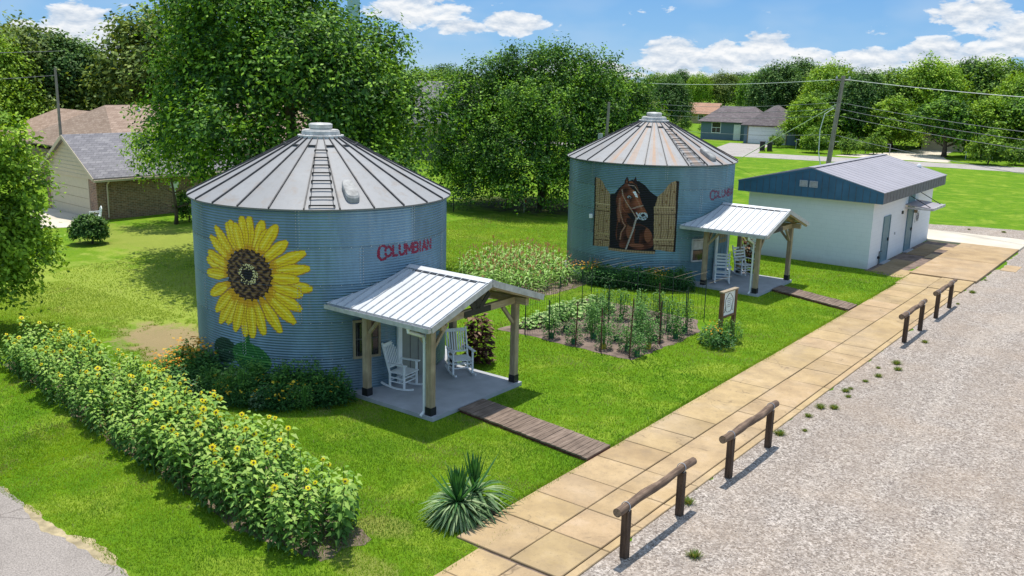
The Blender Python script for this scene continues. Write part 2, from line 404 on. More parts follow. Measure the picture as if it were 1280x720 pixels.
sep = g.n('SeparateXYZ'); g.l(gen, sep.inputs[0])
azm = g.math('MULTIPLY', g.math('ARCTAN2', g.math('MULTIPLY', sep.outputs[0], -1), sep.outputs[1]), 180/PI)
el = g.math('MULTIPLY', g.math('ARCSINE', sep.outputs[2]), 180/PI)
def hdr(fac, stops):
    r = g.ramp(fac, [(p, tuple(x/8 for x in c)) for p, c in stops])
    v = g.n('VectorMath', operation='SCALE'); g.l(r, v.inputs[0]); v.inputs['Scale'].default_value = 8; return v.outputs[0]
# the Nishita sky is white right at the horizon; the humid summer sky here stays blue down to the trees
blue = hdr(g.math('MULTIPLY', el, 1/90), [(0, (2.9, 4.3, 5.7)), (.02, (1.7, 3.5, 5.7)), (.06, (1.1, 2.8, 5.5)), (.3, (2.8, 3.9, 5.6)), (1, (3.0, 3.9, 5.4))])
skyc = g.mix(g.ramp(g.math('MULTIPLY', el, 1/90), [(0, .95), (.25, .9), (1, .75)]), sky.outputs[0], blue)
# clouds: fbm broken blobs placed round the horizon
cb = g.n('CombineXYZ'); g.l(g.math('MULTIPLY', azm, .16), cb.inputs[0]); g.l(g.math('MULTIPLY', el, .36), cb.inputs[1])
f1 = g.noise(cb.outputs[0], 3.2, 9, .6, .2); f2 = g.noise(cb.outputs[0], 1.0, 3, .5)
def blob(a, e, ra, re, amp=1):
    dx = g.math('DIVIDE', g.math('SUBTRACT', azm, a), ra); dy = g.math('DIVIDE', g.math('SUBTRACT', el, e), re)
    d = g.math('ADD', g.math('MULTIPLY', dx, dx), g.math('MULTIPLY', dy, dy))
    return g.math('MULTIPLY', g.math('SUBTRACT', 1, d, clamp=True), amp)
tot = None
for a in [(61.6, 1.3, 2.6, 2.3, 1.2), (59.8, .5, 2.0, 1.6, 1.1), (64.2, 1.2, 1.6, 1.3), (43, 3.6, 3.6, 1.3, 1), (37.2, 2.9, 2.4, .9, 1.1), (40.5, 2.6, 3.0, .6, .8),
          (27.6, 1.0, 2.6, 1.5, 1.1), (24.6, 1.2, 2.0, 1.3, 1.1), (22.4, 1.6, 2.3, 1.4, 1.15), (20.2, 1.0, 2.2, 1.1, 1), (16.5, 1.0, 3.0, 1.1, 1), (13.6, 1.2, 2.4, 1.6, 1.1), (11.0, .9, 2.2, 1.7), (11.6, 3.6, 2.9, 1.2, .95), (9.5, 2.5, 2.6, 1.6, .95),
          (32, .3, 6, .8, .7), (20, .1, 14, .7, .7), (5, 2, 5, 2), (75, 2.5, 5, 2), (-12, 3, 7, 2.5), (-30, 5, 9, 3), (95, 4, 9, 3), (40, 14, 14, 5, .8), (130, 6, 14, 4), (180, 5, 20, 4), (-90, 6, 20, 5)]:
    b_ = blob(*a); tot = b_ if tot is None else g.math('MAXIMUM', tot, b_)
dens = g.math('ADD', tot, g.math('MULTIPLY', g.math('SUBTRACT', f1, .5), 2.3))
cm = g.ramp(dens, [(.34, 0), (.50, .82), (.8, 1)])
above = g.ramp(g.math('ADD', g.math('MULTIPLY', el, .1), .5), [(.49, 0), (.5, 1)])
cm = g.math('MULTIPLY', cm, above)
ush = g.n('CombineXYZ'); g.l(g.math('MULTIPLY', azm, .16), ush.inputs[0]); g.l(g.math('ADD', g.math('MULTIPLY', el, .36), .09), ush.inputs[1])
f3 = g.noise(ush.outputs[0], 3.2, 9, .6, .2)
shade = g.math('ADD', g.math('MULTIPLY', g.math('SUBTRACT', f1, f3), 3.0), .55, clamp=True)
cc = hdr(shade, [(.1, (3.7, 4.3, 5.1)), (.5, (5.0, 5.4, 5.9)), (.9, (6.4, 6.5, 6.6))])
wisp = g.ramp(f2, [(.45, 0), (.8, .35)]); skyc = g.mix(g.math('MULTIPLY', wisp, above), skyc, (4.2, 5.0, 5.9))
skyc = g.mix(cm, skyc, cc)
g.l(skyc, bg.inputs['Color']); g.l(bg.outputs[0], wo.inputs[0])
scene.view_settings.view_transform = 'Standard'; scene.view_settings.look = 'None'; scene.view_settings.exposure = 0

# ------------------------------------------------------------------ ground sheets
def sheet(name, pts, z, m, jag=0, step=.25, seed=1):
    rr = random.Random(seed); out = []
    n = len(pts)
    for i in range(n):
        a = Vector(pts[i]); b = Vector(pts[(i+1) % n]); L = (b-a).length; k = max(1, int(L/step)) if jag else 1
        for j in range(k):
            p = a.lerp(b, j/k)
            if jag:
                q = (p.x*1.0 + p.y*1.3 + seed*7); w_ = math.sin(q*1.3) + .7*math.sin(q*3.1+1) + .5*math.sin(q*7.3) + .35*math.sin(q*15.1)
                nn = Vector((b.y-a.y, a.x-b.x)).normalized(); p += nn*jag*w_ + Vector((rr.gauss(0, jag*.15), rr.gauss(0, jag*.15)))
            out.append((p.x, p.y, z))
    mb = MB(); mb.add(out, [tuple(range(len(out)))]); o = mb.build(name, m); o['kind'] = 'structure'; return o
mb = MB(); mb.add([(-900, -300, 0), (600, -300, 0), (600, 1200, 0), (-900, 1200, 0)], [(0, 1, 2, 3)]); o = mb.build('ground', M['ground']); o['kind'] = 'structure'
sheet('road', [(-60, 7.3), (-17.6, 7.28), (-15.4, 7.0), (-14.2, 7.13), (-13.1, 7.1), (-12.1, 6.9), (-9, 6.0), (20, 5.5), (20, -3), (-60, -3)], .006, M['road'], .05, .07, 3)
sheet('sandy_verge', [(-60, 7.45), (-17.6, 7.43), (-15.4, 7.16), (-14.2, 7.28), (-13.1, 7.22), (-12.1, 7.0), (-10, 6.4), (-10, 5), (-60, 5)], .004, M['sand'], .06, .07, 13)
sheet('gravel_lot', [(-7.35, 8), (-7.3, 38.7), (-7.0, 46.6), (-7.2, 52.4), (-7.5, 55.2), (-12.5, 55.2), (-13.5, 57.5), (-10, 58.6), (-2, 61), (30, 62), (40, 8)], .008, M['gravel'], .06, .22, 5)
sheet('far_road', [(-70, 87), (-43, 92.6), (-31.4, 95.7), (-22.3, 98.5), (-14.3, 99.6), (30, 106), (70, 108), (70, 114), (30, 112), (-14.3, 106), (-30, 102.5), (-43, 99.2), (-70, 93)], .008, M['farroad'], .05, 1)
sheet('driveway', [(-46.5, 98.5), (-50.2, 112.6), (-45.4, 114.0), (-41.0, 99.5)], .012, M['farroad'], .03, 1)
sheet('dirt_driveway', [(-34, 104), (-31, 114), (-30, 124), (-26, 124), (-25, 114), (-22, 105)], .016, M['paleconc'], .2, 1)
sheet('garage_apron', [(-44.2, 24.6), (-51.5, 26.6), (-55, 16), (-49.5, 16)], .01, M['paleconc'], .02, 1)
sheet('shed_strip', [(-11.5, 40.9), (-10.1, 40.3), (-9.85, 45.5), (-9.85, 51.2), (-11.5, 51.3)], .005, M['soil'], .05, .2, 21)
sheet('soil_bed', [(-23.9, 28.2), (-20.6, 25.4), (-19.1, 27.2), (-18.9, 30.5), (-20.9, 32.0), (-23.5, 33.4), (-24.6, 31)], .006, M['soil'], .06, .3, 8)
sheet('garden_soil', [(-17.55, 22.65), (-12.55, 22.65), (-12.45, 26.7), (-13.2, 28.2), (-17.8, 28.2)], .007, M['soil'], .05, .2, 9)
sheet('hedge_soil', [(-25.3, 10.95), (-21.7, 10.4), (-18.4, 9.9), (-15.7, 9.5), (-12.2, 9.2), (-10.8, 9.35), (-10.75, 10.4), (-14.5, 11.5), (-19, 12.3), (-25.5, 12.4)], .006, M['soil'], .07, .2, 10)

sheet('walk_base', [(-9.08, 7.1), (-9.08, 11.38), (-9.62, 11.42), (-9.62, 38.9), (-7.3, 38.9), (-7.3, 7.1)], .003, M['soil'])
# sidewalk: cast slabs with gaps, each with a tone and a slight tilt of its own
mb = MB(); rr = random.Random(3)
def slab(x0, x1, y0, y1, z, th=.16, tone=None, tilt=.006, chip=.012):
    t = tone or rr.uniform(.88, 1.06); g_ = .008
    zs = [z + rr.uniform(-tilt, tilt) for _ in range(4)]
    j = lambda: rr.uniform(-chip, chip)*.4
    P = [(x0+g_+j(), y0+g_+j()), (x1-g_+j(), y0+g_+j()), (x1-g_+j(), y1-g_+j()), (x0+g_+j(), y1-g_+j())]
    b = .012
    cx, cy = (x0+x1)/2, (y0+y1)/2
    inn = [(p[0] + (b if p[0] < cx else -b), p[1] + (b if p[1] < cy else -b)) for p in P]
    vs = [(*p, z-th) for p in P] + [(*p, q-b) for p, q in zip(P, zs)] + [(*p, q) for p, q in zip(inn, zs)]
    fs = [(8, 9, 10, 11)] + [(i, (i+1) % 4, (i+1) % 4+4, i+4) for i in range(4)] + [(i+4, (i+1) % 4+4, (i+1) % 4+8, i+8) for i in range(4)]
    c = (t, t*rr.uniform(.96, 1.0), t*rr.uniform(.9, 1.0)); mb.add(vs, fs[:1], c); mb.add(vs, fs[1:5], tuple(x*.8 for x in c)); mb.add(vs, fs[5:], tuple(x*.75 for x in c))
ys = [11.40, 12.66]; 
while ys[-1] < 38.6: ys.append(ys[-1] + 1.13)
ys[-1] = 39.0
def merged(ys, keep):
    out = [ys[0]]
    for i, y in enumerate(ys[1:-1]):
        if i < 4 or rr.random() < keep: out.append(y + (rr.uniform(-.1, .1) if i > 6 else 0))
    return out + [ys[-1]]
yl, yr, yc = merged(ys, .6), merged(ys, .62), merged(ys, .5)
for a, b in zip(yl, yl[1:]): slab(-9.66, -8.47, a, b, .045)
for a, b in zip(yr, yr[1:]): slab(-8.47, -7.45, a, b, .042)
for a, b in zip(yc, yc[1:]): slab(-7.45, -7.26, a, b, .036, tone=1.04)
for x0, x1 in ((-9.12, -8.28), (-8.28, -7.4)):
    for y0, y1 in ((10.42, 11.36), (9.4, 10.42), (8.4, 9.4), (7.2, 8.4)): slab(x0, x1, y0, y1, .022, .1)
o = mb.build('sidewalk', M['slab']); o['kind'] = 'structure'
mb = MB()
slab(-9.75, -8.5, 39.0, 41.4, .05); slab(-8.5, -7.22, 39.0, 41.4, .07)
for y0, y1 in ((41.4, 46.2), (46.2, 51.3)): slab(-9.8, -7.15, y0, y1, .11, .25, tilt=.003)
for y0, y1 in ((40.9, 42.4), (42.4, 44.6), (46.4, 48.4), (48.4, 50.2)): slab(-11.3, -10.35, y0, y1, .02, tone=.62)
slab(-10.35, -9.8, 40.4, 42.2, .02, tone=.95); slab(-10.35, -9.8, 46.0, 47.4, .02, tone=1.0); slab(-10.35, -9.8, 48.9, 49.9, .02, tone=1.0)
slab(-6.95, -6.3, 45.2, 46.8, .02, tone=1.05)
o = mb.build('ramp', M['slab']); o['kind'] = 'structure'
mb = MB(); mb.box((-12.6, 51.33, -.1), (-7.15, 54.9, .10)); o = mb.build('concrete_crosswalk', M['paleconc'], bevel=.02); o['kind'] = 'structure'
# broken slab end beside the yucca
mb = MB(); mb.box((0, 0, 0), (.42, .28, .09)); o = mb.build('concrete_chunk', M['slab'], bevel=.02); o.location = (-9.98, 12.25, 0); o.rotation_euler = (0, .08, .5); tag(o, 'small broken piece of tan concrete at the walk edge beside the yucca', 'rubble')

# ------------------------------------------------------------------ grain bins
RB, HB = 3.4, 4.70
CP, CA = .068, .0145     # corrugation pitch and amplitude
def corr(z): return CA * math.cos(2*PI*z/CP)
BANDS = [0, .94, 1.88, 2.82, 3.76, 4.70]
def bin_wall(seed, mt, parent):
    nz = int(HB / CP * 4); nt_ = 168; rr = random.Random(seed)
    z = np.linspace(0, HB, nz+1); t = np.linspace(0, 2*PI, nt_, endpoint=False)
    band = np.clip(np.searchsorted(BANDS, z, side='right')-1, 0, 4)
    rad = RB + CA*np.cos(2*PI*z/CP) + .0035*band
    V = np.stack([rad[:, None]*np.cos(t), rad[:, None]*np.sin(t), np.repeat(z[:, None], nt_, 1)], -1).reshape(-1, 3)
    i, j = np.meshgrid(np.arange(nz), np.arange(nt_), indexing='ij'); j2 = (j+1) % nt_
    F = np.stack([i*nt_+j, i*nt_+j2, (i+1)*nt_+j2, (i+1)*nt_+j], -1).reshape(-1, 4)
    tone = {}
    C = np.ones((len(F), 4), np.float32)
    bi = np.clip(np.searchsorted(BANDS, z[:-1]+.001, side='right')-1, 0, 4)
    for b in range(5):
        off = (b % 2) * 12
        for p in range(7):
            tone[b, p] = rr.uniform(.82, 1.14), rr.uniform(.97, 1.03)
    for b in range(5):
        for p in range(7):
            m_ = (bi[:, None] == b) & ((((np.arange(nt_) + (b % 2)*12) // 24) % 7) == p)[None, :]
            a, q = tone[b, p]; m_ = m_.reshape(-1); C[m_, 0] = a*q*.98; C[m_, 1] = a; C[m_, 2] = a/q
    # darker line under every ring joint
    for zb in BANDS[1:-1]:
        m_ = (np.abs(z[:-1]-zb) < .02)[:, None] & np.ones(nt_, bool)[None]; C[m_.reshape(-1), :3] *= .72
    me = bpy.data.meshes.new('wall')
    me.vertices.add(len(V)); me.vertices.foreach_set('co', V.astype(np.float32).ravel())
    me.loops.add(F.size); me.loops.foreach_set('vertex_index', F.astype(np.int32).ravel())
    me.polygons.add(len(F)); me.polygons.foreach_set('loop_start', np.arange(0, F.size, 4, dtype=np.int32)); me.update(calc_edges=True)
    a = me.color_attributes.new('Col', 'FLOAT_COLOR', 'CORNER'); a.data.foreach_set('color', np.repeat(C, 4, 0).ravel())
    return link('wall', me, mt, parent, smooth=True)
def bolts(parent, mt, mural):
    mb = MB()
    def bolt(th, z, r=.013):
        sa = ((th + PI) % (2*PI) - PI)*RB
        if mural[0] < sa < mural[1] and mural[2] < z < mural[3]: return
        c, s = math.cos(th), math.sin(th); R0 = RB + .012; d = .012
        ax = Vector((-s, c, 0)); p = Vector((c*R0, s*R0, z)); q = p + Vector((c*d, s*d, 0)); u = Vector((0, 0, 1))
        ring = [(ax*math.cos(k*PI/2.5) + u*math.sin(k*PI/2.5))*r for k in range(5)]
        mb.add([p+e*1.2 for e in ring] + [q+e for e in ring], [(5, 6, 7, 8, 9)] + [(k, (k+1) % 5, (k+1) % 5+5, k+5) for k in range(5)])
    for b in range(5):
        for p in range(7):
            th = 2*PI*(24*p - (b % 2)*12)/168
            for k in range(13):
                for d in (-.012, .012): bolt(th + d, BANDS[b] + .05 + k*.0705)
    for zb in BANDS[1:-1]:
        for k in range(84): bolt(2*PI*k/84, zb)
    return mb.build('bolt', mt, parent)
def seg(mb, th, r0, z0, r1, z1, w0, w1, h, c=(1, 1, 1)):
    cs, sn = math.cos(th), math.sin(th); ax = Vector((-sn, cs, 0))
    p = Vector((cs*r0, sn*r0, z0)); q = Vector((cs*r1, sn*r1, z1)); u = Vector((0, 0, h))
    mb.add([p-ax*w0, p+ax*w0, p+ax*w0+u, p-ax*w0+u, q-ax*w1, q+ax*w1, q+ax*w1+u, q-ax*w1+u], [(0,3,2,1),(4,5,6,7),(0,1,5,4),(1,2,6,5),(2,3,7,6),(3,0,4,7)], c)
ZE, RE, ZT, RT = 4.72, 3.53, 6.24, .52    # eave and collar
def rz(r): return ZE + (RE - r)/(RE - RT)*(ZT - ZE)
def bin_roof(seed, parent, rusty, ladder_deg, hatch_deg, mt):
    rr = random.Random(seed); mb = MB(); NP = 26; base = 2*PI/NP
    ph = R(ladder_deg) + base/2
    rustset = [R(x) for x in rusty]
    for k in range(NP):
        t0 = ph + k*base; t1 = t0 + base; tm = (t0+t1)/2; tn = rr.uniform(.9, 1.08)
        rows = 14; n = 6
        for i in range(rows):
            ra = RE + (RT-RE)*i/rows; rb = RE + (RT-RE)*(i+1)/rows
            for j in range(n):
                ta = t0 + base*j/n; tb = t0 + base*(j+1)/n; f = (j+.5)/n
                c = (tn, tn, tn*1.01)
                for rs, amt, pos_ in rustset_local(rustset, tm, base, rr):
                    dd = abs(f - pos_); a_ = max(0, 1 - dd/.22) * amt * (1 if i > 0 else .7)
                    c = tuple(x*(1-a_) + y*a_ for x, y in zip(c, (1.35, .78, .42)))
                mb.add([(ra*math.cos(ta), ra*math.sin(ta), rz(ra)), (ra*math.cos(tb), ra*math.sin(tb), rz(ra)), (rb*math.cos(tb), rb*math.sin(tb), rz(rb)), (rb*math.cos(ta), rb*math.sin(ta), rz(rb))], [(0, 1, 2, 3)], c)
    # underside and drip edge
    vs = []; n = 104
    for i in range(n):
        t = 2*PI*i/n; vs += [(RE*math.cos(t), RE*math.sin(t), ZE), (RE*math.cos(t), RE*math.sin(t), ZE-.035), (RB*.97*math.cos(t), RB*.97*math.sin(t), ZE-.03)]
    mb.add(vs, [f for i in range(n) for f in ((i*3, i*3+1, (i+1) % n*3+1, (i+1) % n*3), (i*3+1, i*3+2, (i+1) % n*3+2, (i+1) % n*3+1))], (.6, .58, .55))
    roof = mb.build('roof', mt, parent)
    for k in range(NP):
        mb = MB(); seg(mb, ph + k*base, RE+.01, rz(RE)-.005, RT, rz(RT), .016, .009, .045)
        mb.build('seam_rib', M['rib'], roof)  # rib coloured dark to stand in for its shadow line on the roof
    # ring of short stiffeners near the collar
    for k in range(NP):
        mb = MB(); tm = ph + (k+.5)*base; c, s = math.cos(tm), math.sin(tm); r_ = .98; ax = Vector((-s, c, 0)); p = Vector((c*r_, s*r_, rz(r_)+.03))
        if k % 2 == 0: mb.bar(p-ax*.10, p+ax*.10, .045, .04); mb.build('stiffener', M['rib'], roof)
    mb = MB(); mb.lathe([(RT+.1, ZT-.06), (RT+.1, ZT+.02), (RT, ZT+.03), (RT-.02, ZT+.13), (.46, ZT+.15)], 36, capt=False); mb.lathe([(.47, ZT+.14), (.475, ZT+.16), (.1, ZT+.18)], 36); cl = mb.build('vent_collar', M['cap'], parent, smooth=False)
    mb = MB(); mb.lathe([(.27, ZT+.165), (.27, ZT+.2), (.31, ZT+.205), (.32, ZT+.30), (.27, ZT+.33), (.05, ZT+.345)], 28); mb.build('vent_lid', M['cap'], parent)
    # roof ladder
    th = R(ladder_deg); c, s = math.cos(th), math.sin(th); ax = Vector((-s, c, 0)); rad = Vector((c, s, 0)); mb = MB()
    P = lambda r, u, h=.06: rad*r + ax*u + Vector((0, 0, rz(r) + h))
    for k in range(8):
        r_ = 3.46 - k*.32; wd = .31 - k*.021
        mb.bar(P(r_, -wd), P(r_, wd), .03, .03)
        mb.tube([P(r_, -wd*.9, .03), P(r_-.3, -(wd-.021)*.9, .03)], .008, 5); mb.tube([P(r_, wd*.9, .03), P(r_-.3, (wd-.021)*.9, .03)], .008, 5)
        for u in (-wd, wd): mb.bar(P(r_, u*.98, .06), P(r_, u*.98, 0), .02, .02)
    mb.build('roof_ladder', M['black'], parent)
    # filler hatch lid
    th = R(hatch_deg); c, s = math.cos(th), math.sin(th); ax = Vector((-s, c, 0)); rad = Vector((c, s, 0)); mb = MB(); vs = []; n = 20
    for h, sc in ((.0, 1), (.11, 1), (.15, .9), (.16, .7)):
        for i in range(n):
            t = 2*PI*i/n; u = math.copysign(abs(math.cos(t))**.6, math.cos(t))*.17*sc; v = math.copysign(abs(math.sin(t))**.6, math.sin(t))*.36*sc
            vs.append(rad*(2.95+v) + ax*u*(1 + (2.95+v-2.95)*.25) + Vector((0, 0, rz(2.95+v) + h + .01)))
    mb.add(vs, [(k*n+i, k*n+(i+1) % n, (k+1)*n+(i+1) % n, (k+1)*n+i) for k in range(3) for i in range(n)] + [tuple(range(3*n, 4*n))])
    mb.build('hatch_lid', M['hatch'], parent)
    return roof
def rustset_local(rs, tm, base, rr):
    out = []
    for t in rs:
        d = (tm - t + PI) % (2*PI) - PI
        if abs(d) < base/2: out.append((t, .75, .5 - d/base))
    return out

# painting on the corrugated wall: colours laid on a fine patch that follows the corrugation
def inpoly(S, Z, poly):
    r = np.zeros(S.shape, bool); n = len(poly); j = n-1
    for i in range(n):
        xi, yi = poly[i]; xj, yj = poly[j]
        if yi != yj:
            r ^= ((yi > Z) != (yj > Z)) & (S < (xj-xi)*(Z-yi)/(yj-yi) + xi)
        j = i
    return r
def stroke(S, Z, pts, w):
    r = np.zeros(S.shape, bool)
    for (x0, y0), (x1, y1) in zip(pts, pts[1:]):
        dx, dy = x1-x0, y1-y0; t = np.clip(((S-x0)*dx + (Z-y0)*dy)/(dx*dx+dy*dy+1e-9), 0, 1)
        r |= (S-x0-t*dx)**2 + (Z-y0-t*dy)**2 < (w/2)**2
    return r
def patch(name, s0, s1, z0, z1, painter, parent, st=.012):
    ns = int((s1-s0)/st)+1; nz = int((z1-z0)/(CP/5))+1
    s = np.linspace(s0, s1, ns); z = np.linspace(z0, z1, nz)
    S, Z = np.meshgrid((s[:-1]+s[1:])/2, (z[:-1]+z[1:])/2)
    C = np.zeros(S.shape + (3,), np.float32); A = np.zeros(S.shape, bool)
    def fill(m_, c):
        C[m_] = c; A[m_] = True
    painter(S, Z, fill, C, A)
    band = np.clip(np.searchsorted(BANDS, z, side='right')-1, 0, 4)
    rad = RB + CA*np.cos(2*PI*z/CP) + .0035*band + .003
    V = np.stack([rad[:, None]*np.cos(s/RB), rad[:, None]*np.sin(s/RB), np.repeat(z[:, None], ns, 1)], -1).reshape(-1, 3)
    i, j = np.nonzero(A); F = np.stack([i*ns+j, i*ns+j+1, (i+1)*ns+j+1, (i+1)*ns+j], -1)
    used, inv = np.unique(F, return_inverse=True); V = V[used]; F = inv.reshape(F.shape)
    me = bpy.data.meshes.new(name)
    me.vertices.add(len(V)); me.vertices.foreach_set('co', V.astype(np.float32).ravel())
    me.loops.add(F.size); me.loops.foreach_set('vertex_index', F.astype(np.int32).ravel())
    me.polygons.add(len(F)); me.polygons.foreach_set('loop_start', np.arange(0, F.size, 4, dtype=np.int32)); me.update(calc_edges=True)
    a = me.color_attributes.new('Col', 'FLOAT_COLOR', 'CORNER'); c4 = np.ones((len(F), 4), np.float32); c4[:, :3] = C[i, j]
    a.data.foreach_set('color', np.repeat(c4, 4, 0).ravel())
    return link(name, me, M['paint'], parent, smooth=True)

LET = {'C': [[(1,.86),(.72,1),(.3,1),(0,.75),(0,.25),(.3,0),(.72,0),(1,.14)]], 'O': [[(.5,0),(.15,.1),(0,.3),(0,.7),(.15,.9),(.5,1),(.85,.9),(1,.7),(1,.3),(.85,.1),(.5,0)]],
       'L': [[(0,1),(0,0),(.9,0)]], 'U': [[(0,1),(0,.25),(.25,0),(.75,0),(1,.25),(1,1)]], 'M': [[(0,0),(0,1),(.5,.3),(1,1),(1,0)]],
       'B': [[(0,0),(0,1),(.7,1),(.95,.85),(.95,.65),(.7,.52),(0,.52)],[(.7,.52),(1,.35),(1,.15),(.7,0),(0,0)]], 'I': [[(.5,0),(.5,1)]], 'A': [[(0,0),(.5,1),(1,0)],[(.2,.35),(.8,.35)]], 'N': [[(0,0),(0,1),(1,0),(1,1)]]}
def word(s0, s1, zb, h, colr, fade=0):
    def pt(S, Z, fill, C, A):
        rr = np.random.RandomState(3); noise = rr.rand(*S.shape)
        letters = 'COLUMBIAN'; wd = [1.25, .95, .8, .95, 1.15, .95, .35, 1.0, 1.0]; tot = sum(wd) + .35*8; u = (s1-s0)/tot; x = s0
        for i, (ch, w_) in enumerate(zip(letters, wd)):
            hh = h*1.38 if i == 0 else h; z_ = zb - (h*.25 if i == 0 else 0)
            if i == 1: x -= u*.45
            for st_ in LET[ch]:
                P = [(x + a*w_*u, z_ + b*hh) for a, b in st_]
                m_ = stroke(S, Z, P, .062)
                if i == 0: m_ |= stroke(S, Z, [(x, z_+hh*.3), (x, z_+hh*.7)], .085)
                gap = (np.abs(Z - (zb + h*.5)) < .014) if ch in 'OUN' else np.zeros(S.shape, bool)   # stencil bridges
                fill(m_ & ~gap & (noise > fade), colr)
            x += (w_ + .35)*u
    return pt

def sunflower_art(S, Z, fill, C, A):
    rr = np.random.RandomState(5); nz = rr.rand(*S.shape)
    # painted stem and leaves
    def leaf(cx, cz, rx, rz_, c1, c2, ang=0):
        ca, sa = math.cos(ang), math.sin(ang); u = ((S-cx)*ca+(Z-cz)*sa)/rx; v = (-(S-cx)*sa+(Z-cz)*ca)/rz_
        m_ = u*u + v*v + .25*u*v < 1; fill(m_, c1); fill(m_ & (np.abs(v) < .07), c2)
        fill(m_ & (np.abs(np.sin(u*7+v*3)) < .14), c2)
    fill(stroke(S, Z, [(-4.50, 1.55), (-4.47, 1.1)], .15), (.03, .14, .03)); fill(stroke(S, Z, [(-4.53, 1.5), (-4.5, 1.1)], .04), (.12, .3, .05))
    leaf(-5.30, .94, .46, .34, (.012, .05, .022), (.03, .10, .04), .3); leaf(-4.40, .88, .58, .38, (.03, .15, .03), (.09, .28, .05), -.1)
    cx, cz = -4.38, 3.03
    tips = [(-4.26,4.49),(-4.49,4.48),(-3.9,4.41),(-3.54,4.32),(-3.3,3.93),(-2.87,3.66),(-2.78,3.27),(-3.04,2.97),(-2.73,2.74),(-2.97,2.58),(-3.0,2.21),(-3.17,1.87),(-3.54,1.62),(-3.99,1.52),(-4.32,1.41),(-4.55,1.43),(-4.88,1.51),(-5.46,1.62),(-5.6,1.92),(-5.82,2.32),(-5.95,2.87),(-5.93,3.23),(-5.84,3.43),(-5.69,3.86),(-5.44,4.14),(-4.99,4.28),(-4.87,4.35), (-5.15, 1.66), (-3.75, 4.2), (-4.7, 4.3)]
    order = list(range(len(tips))); rr.shuffle(order)
    for k in order:
        tx, tz = tips[k]; dx, dz = tx-cx, tz-cz; L = math.hypot(dx, dz); dx /= L; dz /= L
        u = ((S-cx)*dx + (Z-cz)*dz)/L; v = (-(S-cx)*dz + (Z-cz)*dx); r0 = .36
        t = (u - r0)/(1-r0); wd = .155*np.sqrt(np.clip(np.sin(np.pi*np.clip(t, 0, 1)**1.25*.93 + .10), 0, 1))*(1 + .06*np.sin(u*20+k))
        inside = (t > 0) & (t < 1)
        edge = inside & (np.abs(v) < wd); fill(edge, (.55, .27, .02))
        core = inside & (np.abs(v - .004) < wd - .022); fill(core, (.88, .66, .015))
        fill(core & (np.abs(v - .04) < .018) & (t > .15) & (t < .85), (.95, .80, .10))
        fill(core & (np.abs(v + .05) < .011) & (t < .75), (.70, .40, .01))
        fill(core & (t < .18 + .1*nz), (.70, .38, .01))
    d = np.hypot((S-cx)/.66, (Z-cz)/.635); ang = np.arctan2(Z-cz, S-cx); wob = .035*np.sin(ang*23) + .025*np.sin(ang*41)
    fill(d + wob < 1.0, (.045, .02, .012))
    blot = np.sin(S*31+np.sin(Z*23)*2) + np.sin(Z*37+np.sin(S*19)*2)
    fill((d + wob < .95) & (blot > -.1), (.17, .095, .04)); fill((d < .9) & (blot > .9), (.26, .16, .06)); fill((d < .93) & (blot < -1.2), (.02, .012, .015))
    fill(d < .43, (.03, .018, .012)); fill(d < .2, (.012, .012, .012))
    for k in range(90):
        r_ = .19 + .23*math.sqrt(rr.rand()); t = rr.uniform(0, 6.28); fill(np.hypot(S-cx-.66*r_*math.cos(t), Z-cz-.635*r_*math.sin(t)) < .017, (.80, .70, .32))

